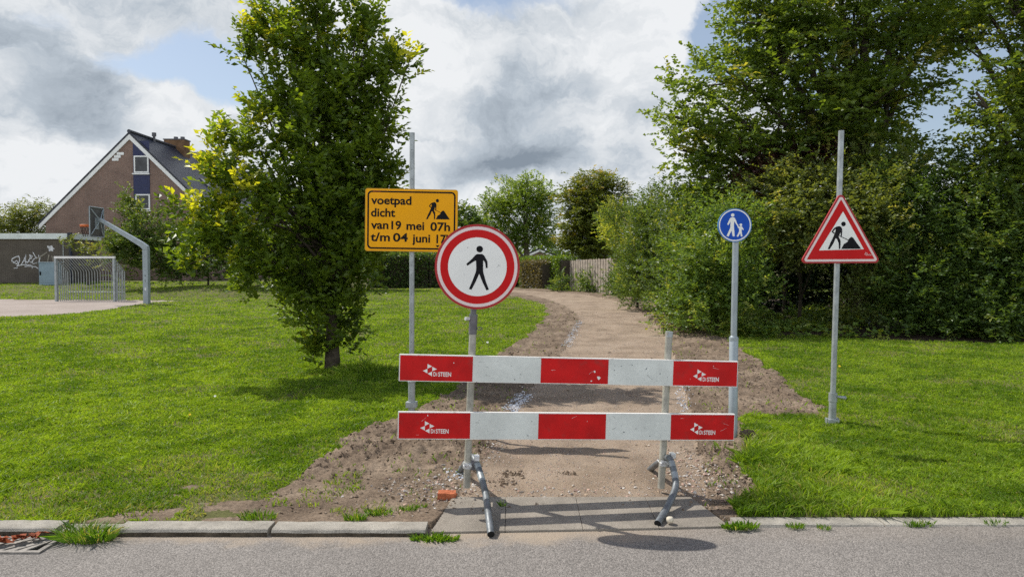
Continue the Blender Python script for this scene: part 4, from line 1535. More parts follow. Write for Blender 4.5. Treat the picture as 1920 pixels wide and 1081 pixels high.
# ------------------------------------------------------------------ small things near the kerb
def lump(name, label, cat, px, py, size, mt, seed, z0=None, sub=2, boxy=False, amp=0.13):
    p = G(px, py)
    z = ground_z(p.x, p.y) if z0 is None else z0
    bm = bmesh.new()
    rng = random.Random(seed)
    if boxy:
        bmesh.ops.create_cube(bm, size=2.0)
        bmesh.ops.subdivide_edges(bm, edges=bm.edges[:], cuts=3, use_grid_fill=True)
        for v in bm.verts:
            if v.co.x > 0.4:
                v.co.x += rng.uniform(-0.35, 0.15)
                v.co.z += rng.uniform(-0.25, 0.1)
            v.co += Vector((rng.uniform(-.05, .05), rng.uniform(-.05, .05), rng.uniform(-.05, .05)))
    else:
        bmesh.ops.create_icosphere(bm, subdivisions=sub, radius=1.0)
        for v in bm.verts:
            v.co *= rng.uniform(1 - amp, 1 + amp)
    rz = Matrix.Rotation(rng.uniform(-0.3, 0.3), 3, 'Z')
    for v in bm.verts:
        v.co = rz @ Vector((v.co.x * size[0], v.co.y * size[1], v.co.z * size[2]))
    me = bpy.data.meshes.new(name)
    bm.to_mesh(me)
    bm.free()
    me.materials.append(mt)
    o = bpy.data.objects.new(name, me)
    COL.objects.link(o)
    o.location = (p.x, p.y, z + size[2] * 0.75)
    if not boxy:
        me.polygons.foreach_set('use_smooth', [True] * len(me.polygons))
    tag(o, label, cat)
    return o


lump('broken_brick', 'broken orange brick lying behind the left end of the concrete ramp', 'brick', 838, 934, (0.066, 0.040, 0.026), M['terracotta'], 3, boxy=True)
lump('pale_stone', 'rounded pale stone beside the right foot of the barrier', 'stone', 1256, 977, (0.026, 0.024, 0.024), M['pebble'], 4, z0=-0.006)
lump('dark_clod', 'dark earthy lump beside the grey post on the right verge', 'clod', 1402, 822, (0.075, 0.07, 0.055), mat('clod_dark', (0.13, 0.093, 0.063)), 6, sub=3, amp=0.3)


def drain():
    p = P(40, 1028, 1.0)
    x0, x1, y0, y1 = -3.75, -2.88, 4.40, 4.66
    z = zroad(-3) + 0.012
    root = thing('drain_grate', 'slotted iron drain grate in the gutter holding dead red leaves', 'drain', ((x0 + x1) / 2, (y0 + y1) / 2, z))
    mb = MB()
    for (a, b, c, d) in ((x0, x1, y0, y0 + 0.03), (x0, x1, y1 - 0.03, y1), (x0, x0 + 0.03, y0 + 0.03, y1 - 0.03), (x1 - 0.03, x1, y0 + 0.03, y1 - 0.03)):
        mb.box((a, c, z - 0.05), (b, d, z), M['rust'])
    mb.build('frame', root)
    mb = MB()
    n = 11
    for i in range(n):
        xa = x0 + 0.05 + (x1 - x0 - 0.10) * i / (n - 1)
        sl = 0.16
        ya, yb = y0 + 0.031, y1 - 0.031
        xs0, xs1 = xa - sl / 2, xa + sl / 2
        w = 0.024
        pts = [(max(min(xs0 - w, x1 - .031), x0 + .031), ya), (max(min(xs0 + w, x1 - .031), x0 + .031), ya), (max(min(xs1 + w, x1 - .031), x0 + .031), yb), (max(min(xs1 - w, x1 - .031), x0 + .031), yb)]
        vs = [(a, b, z - 0.002) for a, b in pts] + [(a, b, z - 0.04) for a, b in pts]
        mb.add(vs, [(0, 1, 2, 3), (0, 4, 5, 1), (1, 5, 6, 2), (2, 6, 7, 3), (3, 7, 4, 0)], M['rust'])
    mb.build('bars', root)
    mb = MB()
    mb.add([(x0, y0, z - 0.010), (x1, y0, z - 0.010), (x1, y1, z - 0.010), (x0, y1, z - 0.010)], [(0, 1, 2, 3)], M['void'])
    mb.build('shaft', root)
    lf = MB()
    rng = random.Random(5)
    for i in range(26):
        t = i / 25
        c = Vector((-3.34 + 0.34 * t + rng.uniform(-.03, .03), 4.46 + 0.14 * t + rng.uniform(-.02, .02), z + 0.010 + rng.uniform(0, .03)))
        a = rng.uniform(0, 6.28)
        d = Vector((math.cos(a), math.sin(a), rng.uniform(-.4, .5))) * rng.uniform(0.03, 0.06)
        s_ = Vector((-d.y, d.x, rng.uniform(-.02, .02))) * 0.5
        lf.add([c - d, c + s_ + Vector((0, 0, .01)), c + d, c - s_ + Vector((0, 0, .012))], [(0, 1, 2), (0, 2, 3)], M['dry_leaf'])
    o = lf.build('dead_leaves')
    tag(o, 'clump of dead reddish leaves caught on the drain grate', 'leaves')


drain()


def flower(px, py, mt, label):
    p = G(px, py)
    z = ground_z(p.x, p.y) + 0.045
    s = p.y / 8 * 0.013
    root = thing('daisy', label, 'flower', (p.x, p.y, z - 0.045))
    mb = MB()
    mb.tube([(p.x, p.y, z - 0.05), (p.x, p.y, z)], 0.0015, M['leaf_hedge'], 5)
    mb.build('stem', root)
    mb = MB()
    n = 10
    for k in range(n):
        a, b = 6.283 * k / n, 6.283 * (k + 0.75) / n
        mb.add([(p.x, p.y - 0.002, z), (p.x + s * math.cos(a), p.y + s * math.sin(a) * 0.7, z + 0.004 + s * math.sin(a) * 0.7), (p.x + s * math.cos(b), p.y + s * math.sin(b) * 0.7, z + 0.004 + s * math.sin(b) * 0.7)], [(0, 1, 2)], mt)
    mb.build('flower_head', root)


flower(403, 750, M['petal'], 'single white daisy on the left lawn')
flower(356, 787, M['dandelion'], 'single yellow dandelion on the left lawn')
flower(914, 646, M['petal'], 'pale flower on the lawn just behind the barrier')
flower(1574, 690, M['dandelion'], 'single yellow flower in the grass beside the triangle sign pole')


# ------------------------------------------------------------------ sports court
def goal():
    yf, yb = 31.7, 32.55
    xl, xr = (105 - CX) / F * yf, (214 - CX) / F * yf
    z = 0.152
    top = P(105, 482, yf).z
    root = thing('football_goal', 'white barred metal football goal at the edge of the paved court', 'goal', ((xl + xr) / 2, yf, z))
    for x in (xl, xr):
        mb = MB()
        mb.box((x - 0.045, yf - 0.045, z), (x + 0.045, yf + 0.045, top - 0.05), M['galv'])
        mb.build('post', root)
    mb = MB()
    mb.box((xl - 0.05, yf - 0.05, top - 0.05), (xr + 0.05, yf + 0.05, top + 0.04), M['trim'])
    mb.build('crossbar', root)
    n = 20
    bend = top - 0.62
    for i in range(n):
        x = xl + 0.10 + (xr - xl - 0.2) * i / (n - 1)
        mb = MB()
        mb.tube([(x, yf + 0.02, top - 0.03), (x, yb - 0.06, bend + 0.06), (x, yb, bend - 0.04), (x, yb, z)], 0.019, M['galv'], 8)
        mb.build('bar', root)
    for x in (xl, xr):
        for k in range(1, 6):
            y = yf + (yb - yf) * k / 6
            mb = MB()
            zt = top - 0.05 - (top - bend) * k / 6
            mb.tube([(x, y, zt), (x, y, z)], 0.019, M['galv'], 8)
            mb.build('bar', root)
    mb = MB()
    zz = P(160, 547, yb).z
    mb.tube([(xl, yb + 0.025, zz), (xr, yb + 0.025, zz)], 0.017, M['galv'], 8)
    for x in (xl, xr):
        mb.tube([(x, yf, top - 0.03), (x, yb, bend)], 0.022, M['galv'], 8)
        mb.tube([(x, yb, bend), (x, yb, z)], 0.024, M['galv'], 8)
    mb.build('back_frame', root)


goal()


def hoop():
    Yp = 29.5
    z = 0.152
    bx = P(275.5, 570, Yp).x
    root = thing('basketball_hoop', 'grey steel basketball hoop with slanted arm and orange rim', 'basketball hoop', (bx, Yp, z))
    elbow = P(273, 463, Yp)
    end = P(187, 411, Yp)
    h = 0.105
    mb = MB()
    mb.box((bx - h, Yp - h, z), (bx + h, Yp + h, elbow.z - 0.12), M['painted_grey'])
    mb.build('post', root, bevel=0.012)
    mb = MB()

    def prism(sec):
        vs, fs = [], []
        for (x, zz, hw, hh, nx, nz) in sec:
            vs += [(x - nx * hh, Yp - hw, zz - nz * hh), (x + nx * hh, Yp - hw, zz + nz * hh), (x + nx * hh, Yp + hw, zz + nz * hh), (x - nx * hh, Yp + hw, zz - nz * hh)]
        for i in range(len(sec) - 1):
            for k in range(4):
                a = i * 4
                fs.append((a + k, a + (k + 1) % 4, a + 4 + (k + 1) % 4, a + 4 + k))
        fs += [(3, 2, 1, 0), tuple(len(sec) * 4 - 4 + k for k in range(4))]
        mb.add(vs, fs, M['painted_grey'])
    ax = (end - elbow).normalized()
    prism([(bx, elbow.z - 0.12, h, h, 1, 0), (bx - 0.01, elbow.z - 0.02, h, h * 1.1, 0.86, 0.5), (elbow.x - 0.12, elbow.z + 0.09, h, h * 1.0, -ax.z, 0.0 - ax.x) if False else (bx - 0.15, elbow.z + 0.10, h, h * 0.95, 0.5, 0.86), (end.x, end.z, h * 0.75, h * 0.6, 0.5, 0.86)])
    mb.build('arm', root, bevel=0.012)
    # board faces -x
    xb = end.x - 0.14
    zt, zb = P(172, 389, Yp).z, P(172, 444, Yp).z
    hw = 0.50
    bd = MB()
    bd.box((xb - 0.02, Yp - hw, zb), (xb, Yp + hw, zt), M['backboard'])
    o = bd.build('backboard', root)
    st = MB()
    cz = end.z - 0.05
    for sy, sz in ((1, zt), (-1, zt), (1, zb), (-1, zb)):
        st.tube([(end.x + 0.02, Yp, cz), (xb + 0.03, Yp + sy * hw * 0.85, sz + (0.08 if sz == zb else -0.08))], 0.022, M['painted_grey'], 8)
    for zz in (zt, zb):
        st.tube([(xb + 0.02, Yp - hw, zz), (xb + 0.02, Yp + hw, zz)], 0.022, M['painted_grey'], 8)
    for yy in (-hw, hw):
        st.tube([(xb + 0.02, Yp + yy, zb), (xb + 0.02, Yp + yy, zt)], 0.022, M['painted_grey'], 8)
    st.box((xb + 0.001, Yp - 0.1, cz - 0.35), (xb + 0.05, Yp + 0.1, cz + 0.1), M['painted_grey'])
    st.build('frame', o)
    rz = P(160, 422, Yp).z
    rc = Vector((xb - 0.02 - 0.15 - 0.225, Yp, rz))
    rm = MB()
    ring = [rc + Vector((0.225 * math.cos(a), 0.225 * math.sin(a), 0)) for a in np.linspace(0, 6.2832, 25)]
    rm.tube(ring, 0.022, M['orange'], 8, caps=False)
    rm.tube([p + Vector((0, 0, -0.05)) for p in ring], 0.016, M['orange'], 8, caps=False)
    rm.box((rc.x + 0.20, Yp - 0.09, rz - 0.06), (xb - 0.021, Yp + 0.09, rz + 0.01), M['orange'])
    rmo = rm.build('rim', root)
    ne = MB()
    n = 12
    for k in range(n):
        a0 = 6.2832 * k / n
        for sg in (1, -1):
            pts = []
            for j in range(6):
                t = j / 5
                r_ = 0.225 * (1 - 0.42 * t)
                a = a0 + sg * t * 0.9
                pts.append(rc + Vector((r_ * math.cos(a), r_ * math.sin(a), -0.05 - 0.40 * t)))
            ne.tube(pts, 0.009, M['net'], 5, caps=False)
    ne.build('net', rmo)
    # stickers and scuffs on the post
    for (zz, w, hh) in ((0.62, 0.07, 0.12), (1.15, 0.05, 0.05), (0.95, 0.03, 0.10)):
        sk = MB()
        sk.box((bx - w / 2, Yp - h - 0.003, z + zz - hh / 2), (bx + w / 2, Yp - h - 0.001, z + zz + hh / 2), M['sticker'] if zz < 0.7 else M['galv_dark'])
        sk.build('sticker', root)


hoop()


# ------------------------------------------------------------------ buildings
def house():
    Yf = 50.0
    xa = (248 - CX) / F * Yf
    hwid = 6.2
    zap = P(248, 247, Yf).z
    zev = P(78, 415, Yf).z
    zb = 0.0
    L = 30.0
    x0, x1 = xa - hwid, xa + hwid
    sl = (zap - zev) / hwid
    root = thing('brick_house', 'end house of a brick terrace with steep dark tiled roof and navy window strip', 'house', (xa, Yf, 0.4))
    wi = hwid - 0.35
    wz = zap - 0.30
    we = wz - sl * wi
    mb = MB()
    vs = []
    for y in (Yf, Yf + L):
        vs += [(xa - wi, y, zb), (xa + wi, y, zb), (xa + wi, y, we), (xa, y, wz), (xa - wi, y, we)]
    mb.add(vs, [(0, 1, 2, 3, 4), (9, 8, 7, 6, 5), (0, 4, 9, 5), (1, 6, 7, 2)], M['brick'])
    mb.build('wall', root)
    rf = MB()
    t = 0.16
    yo = Yf - 0.12
    for sgn in (-1, 1):
        e = (xa + sgn * (hwid + 0.1), zev - 0.1 * sl)
        vs = [(xa, yo, zap), (xa, Yf + L, zap), (e[0], Yf + L, e[1]), (e[0], yo, e[1]), (xa, yo, zap - t), (xa, Yf + L, zap - t), (e[0], Yf + L, e[1] - t), (e[0], yo, e[1] - t)]
        rf.add(vs, [(0, 1, 2, 3), (7, 6, 5, 4), (0, 3, 7, 4), (2, 6, 7, 3), (1, 5, 6, 2)] if sgn > 0 else [(3, 2, 1, 0), (4, 5, 6, 7), (4, 7, 3, 0), (3, 7, 6, 2), (2, 6, 5, 1)], M['tiles'])
    rf.tube([(xa, yo - 0.02, zap + 0.02), (xa, Yf + L, zap + 0.02)], 0.13, M['tiles'], 8)
    roof = rf.build('roof', root)
    for sgn in (-1, 1):
        vb = MB()
        e = (xa + sgn * (hwid + 0.05), zev - 0.05 * sl)
        dz0, dz1 = t + 0.01, t + 0.36
        vs = [(xa, yo + 0.02, zap - dz0), (e[0], yo + 0.02, e[1] - dz0), (e[0], yo + 0.02, e[1] - dz1 + 0.05), (xa, yo + 0.02, zap - dz1)]
        vs += [(p[0], yo + 0.10, p[2]) for p in vs]
        vb.add(vs, [(0, 1, 2, 3) if sgn < 0 else (3, 2, 1, 0), (4, 5, 6, 7), (0, 1, 5, 4), (1, 2, 6, 5), (2, 3, 7, 6), (3, 0, 4, 7)], M['trim'])
        vb.build('verge_board', root)
    yp = Yf - 0.03
    X = lambda px: (px - CX) / F * yp
    Z = lambda py: P(0, py, yp).z
    pn = MB()
    pn.box((X(253), yp, Z(396)), (X(283.5), yp + 0.028, Z(264)), M['navy'])
    pn.build('navy_panel', root)
    for (a, b, c, d) in ((255, 282.5, 292, 324), (257, 284, 364, 393)):
        fr = MB()
        yw = yp - 0.03
        x0_, x1_, z1_, z0_ = X(a), X(b), Z(c), Z(d)
        w = 0.09
        for q_ in ((x0_, z0_, x1_, z0_ + w), (x0_, z1_ - w, x1_, z1_), (x0_, z0_ + w, x0_ + w, z1_ - w), (x1_ - w, z0_ + w, x1_, z1_ - w)):
            fr.box((q_[0], yw - 0.03, q_[1]), (q_[2], yw + 0.029, q_[3]), M['trim'])
        fo = fr.build('window', root)
        pa = MB()
        pa.box((x0_ + w, yw, z0_ + w), (x1_ - w, yw + 0.02, z1_ - w), M['glass'])
        pa.build('pane', fo)
        sl_ = MB()
        sl_.box((x0_ - 0.10, yw - 0.09, z0_ - 0.12), (x1_ + 0.06, yw + 0.029, z0_ - 0.03), M['trim'])
        sl_.build('sill', fo)
    em = MB()
    for (a, b, c, d) in ((223, 236, 285.5, 290.5), (218, 230, 291, 296), (214, 226, 296.5, 301.5)):
        em.box((X(a), Yf - 0.05, Z(d)), (X(b), Yf + 0.01, Z(c)), M['trim'])
    em.build('facade_ornament', root)
    for (Yc, pa_, pb_, pt) in ((56.6, 311, 349, 262), (62.0, 362, 395, 287), (67.5, 404, 432, 308)):
        cm = MB()
        ca, cb_ = (pa_ - CX) / F * Yc, (pb_ - CX) / F * Yc
        zt = P(0, pt, Yc).z
        cm.box((ca, Yc, zap - 2.4), (cb_, Yc + 1.0, zt), M['chimney'])
        cm.box((ca - 0.05, Yc - 0.05, zt), (cb_ + 0.05, Yc + 1.05, zt + 0.08), M['lead'])
        cmo = cm.build('chimney', roof)
        for k in (0.45, 0.78):
            pt_ = MB()
            xx = ca + (cb_ - ca) * k
            pt_.tube([(xx, Yc + 0.5, zt + 0.08), (xx, Yc + 0.5, zt + 0.30)], 0.16, M['lead'], 10)
            pt_.build('chimney_pot', cmo)
    vp = MB()
    Yv = 53.0
    p = P(289, 262, Yv)
    vp.tube([(p.x, Yv, p.z - 0.8), (p.x, Yv, p.z + 0.45)], 0.09, M['lead'], 10)
    vp.tube([(p.x, Yv, p.z + 0.25), (p.x, Yv, p.z + 0.5)], 0.15, M['lead'], 10)
    vp.build('vent_pipe', roof)
    for (yy, dd) in ((55.0, 3.0), (58.5, 3.2), (59.6, 3.2)):
        kx_ = xa + dd
        kz = zap - sl * dd
        sk = MB()
        r = Matrix.Rotation(math.atan(sl), 3, 'Y')
        sk.box((kx_ - 0.45, yy - 0.35, kz - 0.02), (kx_ + 0.45, yy + 0.35, kz + 0.08), M['lead'], r)
        sk.box((kx_ - 0.36, yy - 0.27, kz + 0.05), (kx_ + 0.36, yy + 0.27, kz + 0.095), M['glass'], r)
        sk.build('skylight', roof)
    gt = MB()
    gt.tube([(xa + hwid + 0.16, yo, zev - 0.22), (xa + hwid + 0.16, Yf + L, zev - 0.22)], 0.09, M['trim'], 8)
    gt.build('gutter', roof)


house()


def simple_house(label, apx, apy, Y, hw, depth, zdrop, flip=False):
    c = P(apx, apy, Y)
    root = thing('brick_house', label, 'house', (c.x, Y, 0.3))
    ze = c.z - zdrop
    mb = MB()
    vs = []
    for y in (Y, Y + depth):
        vs += [(c.x - hw, y, 0), (c.x + hw, y, 0), (c.x + hw, y, ze), (c.x, y, c.z - 0.1), (c.x - hw, y, ze)]
    mb.add(vs, [(0, 1, 2, 3, 4), (9, 8, 7, 6, 5), (0, 4, 9, 5), (1, 6, 7, 2)], M['brick'])
    mb.build('wall', root)
    rf = MB()
    for s_ in (-1, 1):
        k = (hw + 0.3) / hw
        e = (c.x + s_ * hw * k, c.z - (c.z - ze) * k)
        rf.add([(c.x, Y - 0.2, c.z), (c.x, Y + depth, c.z), (e[0], Y + depth, e[1]), (e[0], Y - 0.2, e[1]), (c.x, Y - 0.2, c.z - 0.2), (c.x, Y + depth, c.z - 0.2), (e[0], Y + depth, e[1] - 0.2), (e[0], Y - 0.2, e[1] - 0.2)],
               [(0, 1, 2, 3), (7, 6, 5, 4), (0, 3, 7, 4), (2, 6, 7, 3), (1, 5, 6, 2)], M['tiles'])
    rf.build('roof', root)
    vb = MB()
    for s_ in (-1, 1):
        k = (hw + 0.3) / hw
        e = (c.x + s_ * hw * k, c.z - (c.z - ze) * k)
        vs = [(c.x, Y - 0.21, c.z - 0.2), (e[0], Y - 0.21, e[1] - 0.2), (e[0], Y - 0.21, e[1] - 0.45), (c.x, Y - 0.21, c.z - 0.45)]
        vb.add(vs + [(p[0], p[1] + 0.06, p[2]) for p in vs], [(0, 1, 2, 3), (7, 6, 5, 4), (0, 4, 5, 1), (2, 6, 7, 3)], M['trim'])
    vb.build('verge_board', root)


simple_house('far brick house whose roof slope shows between the leaves of the forked tree', 478, 318, 74, 6.0, 12, 5.8)
simple_house('low brick house far behind the clipped hedge, mostly hidden', 1012, 464, 84, 5.0, 10, 2.2)


def garage():
    Yf = 42.0
    xr = (133 - CX) / F * Yf
    xl = -40.0
    zt = P(0, 437.5, Yf).z
    D = 2.9
    root = thing('garage_block', 'low dark brick garage with pale flat roof edge and graffiti', 'garage', ((xl + xr) / 2, Yf, 0.5))
    mb = MB()
    mb.box((xl, Yf, -0.1), (xr, Yf + D, zt - 0.15), M['brick_dark'])
    mb.build('wall', root)
    mb = MB()
    mb.box((xl - 0.1, Yf - 0.12, zt - 0.32), (xr + 0.10, Yf + D + 0.1, zt), M['fascia'])
    mb.build('roof_edge', root)
    mb = MB()
    xq = xr + 0.08
    mb.tube([(xq, Yf - 0.10, zt - 0.05), (xq, Yf - 0.10, 0.5)], 0.08, M['dark_pipe'], 10)
    mb.box((xq - 0.12, Yf - 0.22, zt - 0.34), (xq + 0.12, Yf - 0.121, zt + 0.04), M['dark_pipe'])
    mb.build('downpipe', root)
    mb = MB()
    xq = (120 - CX) / F * Yf
    mb.tube([(xq, Yf - 0.03, zt - 0.34), (xq, Yf - 0.03, 1.0)], 0.016, M['fascia'], 6)
    mb.build('cable', root)
    # spray paint, measured in the enlargement of x 0..200, y 430..540
    k = 9.6
    def q(a, b): 
        p = P(a / k, 430 + b / k, Yf - 0.012)
        return p
    gr = MB()
    strokes = [([(330, 480), (270, 500), (215, 530), (210, 570), (260, 585), (300, 560), (325, 590), (300, 620), (230, 590)], 6), ([(330, 470), (350, 520), (350, 570), (320, 640), (300, 670)], 6),
               ([(385, 630), (430, 550), (470, 450), (455, 540), (465, 630)], 6), ([(420, 560), (490, 590)], 5), ([(530, 450), (545, 490), (520, 560), (490, 600)], 6), ([(530, 455), (580, 480), (560, 520), (510, 545), (560, 600), (600, 560)], 6),
               ([(590, 410), (630, 480), (650, 510), (600, 540), (570, 580), (600, 620), (660, 600)], 6), ([(640, 510), (720, 510), (700, 580)], 6), ([(690, 460), (710, 520), (705, 590)], 6),
               ([(300, 655), (420, 635), (560, 640)], 5), ([(440, 668), (520, 660), (640, 672), (690, 705)], 5), ([(250, 700), (320, 690)], 4), ([(570, 640), (580, 700)], 4)]
    for pts, w in strokes:
        pp = [q(*p) for p in pts]
        gr.tube(pp, 0.034 * w / 6, M['graffiti'], 5)
    star = [(845, 290), (890, 300), (935, 285), (950, 325), (985, 345), (950, 365), (955, 395), (915, 385), (880, 395), (875, 350), (850, 320)]
    pl = [q(*p) for p in star]
    gr.add([(p.x, Yf - 0.008, p.z) for p in pl], [tuple(range(len(pl)))[::-1]], M['graffiti'])
    for pts in ([(850, 410), (760, 470), (690, 510), (640, 530)], [(880, 450), (865, 540), (855, 600)], [(930, 470), (955, 540), (965, 600)]):
        gr.tube([q(*p) for p in pts], 0.05, M['graffiti_dull'], 5)
    for v in gr.v:                       # paint lies on the wall
        v.y = Yf - 0.004 - max(0.0, (Yf - v.y)) * 0.08
    gr.build('graffiti', root)


garage()


def cabinet():
    Yc = 40.6
    x0, x1 = (73 - CX) / F * Yc, (106 - CX) / F * Yc
    zt, zb = P(0, 493, Yc).z, P(0, 531, Yc).z
    root = thing('utility_cabinet', 'blue grey steel utility cabinet against the graffiti wall', 'cabinet', ((x0 + x1) / 2, Yc, zb))
    mb = MB()
    mb.box((x0, Yc, zb - 0.1), (x1, Yc + 0.45, zt), M['cabinet'])
    mb.box((x0 - 0.03, Yc - 0.03, zt), (x1 + 0.03, Yc + 0.48, zt + 0.06), M['cabinet'])
    mb.build('body', root, bevel=0.01)
    mb = MB()
    mb.box((x0 + 0.03, Yc - 0.02, zb + 0.04), (x1 - 0.03, Yc - 0.001, zt - 0.03), M['cabinet'])
    d = mb.build('door', root, bevel=0.006)
    mb = MB()
    mb.box((x0 + 0.07, Yc - 0.06, (zt + zb) / 2 - 0.10), (x0 + 0.13, Yc - 0.021, (zt + zb) / 2 + 0.10), M['black'])
    mb.build('handle', d)


cabinet()


def fence():
    a0, b0 = Vector(((1063 - CX) / F * 43.0, 43.0, 0)), Vector(((1152 - CX) / F * 37.2, 37.2, 0))
    root = thing('wooden_fence', 'weathered grey upright board fence beside the path', 'fence', ((a0.x + b0.x) / 2, 40, 0.3))
    n = 38
    d = (b0 - a0).normalized()
    nv = Vector((d.y, -d.x, 0))
    ln = (b0 - a0).length
    rot = Matrix.Rotation(math.atan2(d.y, d.x), 3, 'Z')
    mb = MB()
    for i in range(n):
        c = a0 + d * (ln * (i + 0.5) / n) + nv * (0.012 if i % 2 else -0.012)
        w = ln / n * 0.47
        top = 1.98 + 0.10 * i / n + random.uniform(-.025, .025)
        mb.box((c.x - w, c.y - 0.012, 0.2), (c.x + w, c.y + 0.012, top), M['wood'], rot)
    mb.build('board_panel', root)
    for k in range(0, 5):
        c = a0 + d * (ln * k / 4) - nv * 0.07
        mb = MB()
        mb.box((c.x - 0.045, c.y - 0.045, 0.1), (c.x + 0.045, c.y + 0.045, 2.05), M['wood'], rot)
        mb.build('post', root)


fence()

# ------------------------------------------------------------------ trees
bY = 11.9
main_lobes = []
for (px_, py_, rx_, rz_, ry_, dY, yg_) in (
        (620, 645, 30, 42, .25, 0, .05), (610, 595, 60, 46, .55, 0, .02), (606, 540, 92, 50, .85, 0, .02), (612, 480, 112, 60, 1.0, 0, .015), (600, 410, 112, 70, 1.1, 0, .015), (655, 420, 82, 80, 1.0, 0, .015),
        (693, 480, 38, 55, .5, 0, .02), (705, 390, 42, 66, .6, 0, .02), (610, 330, 104, 75, 1.0, 0, .02), (692, 310, 44, 66, .6, 0, .02), (735, 335, 20, 24, .25, 0, .05), (620, 250, 92, 70, .9, 0, .03), (690, 232, 36, 52, .5, 0, .04),
        (560, 230, 56, 60, .65, 0, .05), (612, 175, 78, 60, .75, 0, .03), (572, 118, 44, 58, .5, 0, .06), (652, 135, 32, 66, .45, 0, .05), (600, 70, 34, 56, .4, 0, .08), (538, 52, 38, 40, .4, 0, .12), (560, 8, 26, 36, .3, 0, .15),
        (602, 5, 24, 40, .28, 0, .14), (612, -42, 15, 34, .2, 0, .2), (556, 566, 40, 30, .45, -.3, .03), (655, 570, 26, 34, .35, 0, .02), (514, 168, 24, 28, .3, 0, .06), (528, 200, 26, 28, .3, 0, .04), (733, 190, 18, 34, .25, 0, .05), (722, 235, 22, 34, .3, 0, .04), (455, 535, 34, 18, .3, -.8, .1), (678, 92, 19, 66, .28, 0, .10), (697, 62, 12, 42, .2, 0, .18), (668, 40, 10, 26, .18, 0, .2),
        (468, 92, 28, 23, .3, 0, .22), (490, 62, 24, 28, .28, 0, .2), (506, 30, 20, 30, .25, 0, .2), (502, 122, 30, 20, .3, 0, .1), (455, 112, 18, 16, .2, 0, .3),
        (718, 160, 15, 40, .22, 0, .06), (744, 112, 20, 26, .24, 0, .15), (770, 116, 18, 20, .2, 0, .2), (735, 140, 18, 22, .22, 0, .08),
        (482, 216, 34, 20, .3, -.2, .12), (466, 250, 20, 16, .25, -.3, .2), (495, 285, 42, 36, .45, -.3, .10), (500, 370, 55, 50, .55, -.5, .08),
        (404, 268, 10, 24, .16, -.8, .5), (436, 300, 28, 24, .35, -.7, .36), (422, 338, 32, 28, .4, -.8, .34), (448, 368, 48, 40, .5, -.9, .22), (388, 408, 40, 26, .4, -1.1, .38), (352, 408, 18, 12, .25, -1.2, .42),
        (440, 440, 58, 42, .5, -1.1, .18), (365, 450, 28, 18, .3, -1.2, .25), (420, 490, 46, 26, .4, -1.2, .18), (352, 500, 32, 12, .22, -1.3, .32), (480, 500, 56, 44, .5, -.9, .08), (525, 545, 46, 32, .4, -.5, .04),
        (592, 664, 10, 14, .1, -.15, .4)):
    main_lobes.append(lobe(px_, py_, bY + dY, rx_, rz_, ry_, yg_ if yg_ > 0.03 else 0.0))
mbase = on_ground(622, bY)
mbase.z = ground_z(mbase.x, mbase.y)
tree('hornbeam_tree', 'tall forked green tree with yellow shoot tips standing on the left lawn', 'tree', mbase, P(618, 420, bY), 0.11, main_lobes, M['leaf_main'], 3,
     L=0.108, W=0.068, twig=0.34, K=6, per=10, cover=6.8, up=0.55, clump=0.085, flat=0.9, shell=2.1, spread=0.75, twigs=0.10, thin=0.5)

# big tree at the right
R1 = 21.5
big = [lobe(1500, 40, R1, 150, 80, 2.4), lobe(1420, 70, R1, 80, 50, 1.6), lobe(1600, 60, R1, 170, 110, 2.8), lobe(1715, 50, R1, 95, 70, 2.0), lobe(1640, 170, R1, 120, 90, 2.4),
       lobe(1350, 140, R1, 92, 42, 1.6), lobe(1440, 150, R1, 110, 55, 2.0), lobe(1310, 175, R1, 55, 26, 1.0), lobe(1560, 190, R1, 150, 90, 2.6),
       lobe(1310, 240, R1, 80, 36, 1.4), lobe(1265, 225, R1, 36, 18, 0.7), lobe(1400, 240, R1, 120, 55, 2.2), lobe(1500, 270, R1, 130, 70, 2.4), lobe(1590, 270, R1, 120, 80, 2.4), lobe(1280, 288, R1, 46, 20, 0.8),
       lobe(1340, 310, R1, 80, 46, 1.6), lobe(1420, 330, R1 + 1, 100, 50, 2.0), lobe(1300, 340, R1, 42, 30, 1.0), lobe(1310, 365, R1, 46, 34, 1.0), lobe(1700, 310, R1, 60, 60, 1.4), lobe(1390, 390, R1 + 1.5, 110, 60, 1.6),
       lobe(1560, -80, R1, 200, 90, 3.0), lobe(1740, -60, R1, 150, 90, 2.6), lobe(1440, -20, R1, 80, 50, 1.6), lobe(1650, -190, R1, 180, 90, 3.0), lobe(1420, 20, R1, 50, 30, 1.0), lobe(1770, 40, R1, 60, 40, 1.0)]
b = on_ground(1625, R1)
tree('broadleaf_tree', 'huge dark green broadleaf tree towering over the shrubs right of the path', 'tree', b, P(1610, 330, R1), 0.36, big, M['leaf_big'], 5,
     L=0.15, W=0.11, twig=0.45, K=9, per=8, cover=4.2, up=0.05, clump=0.25, flat=0.4, shell=1.9, spread=0.8, twigs=0.15)

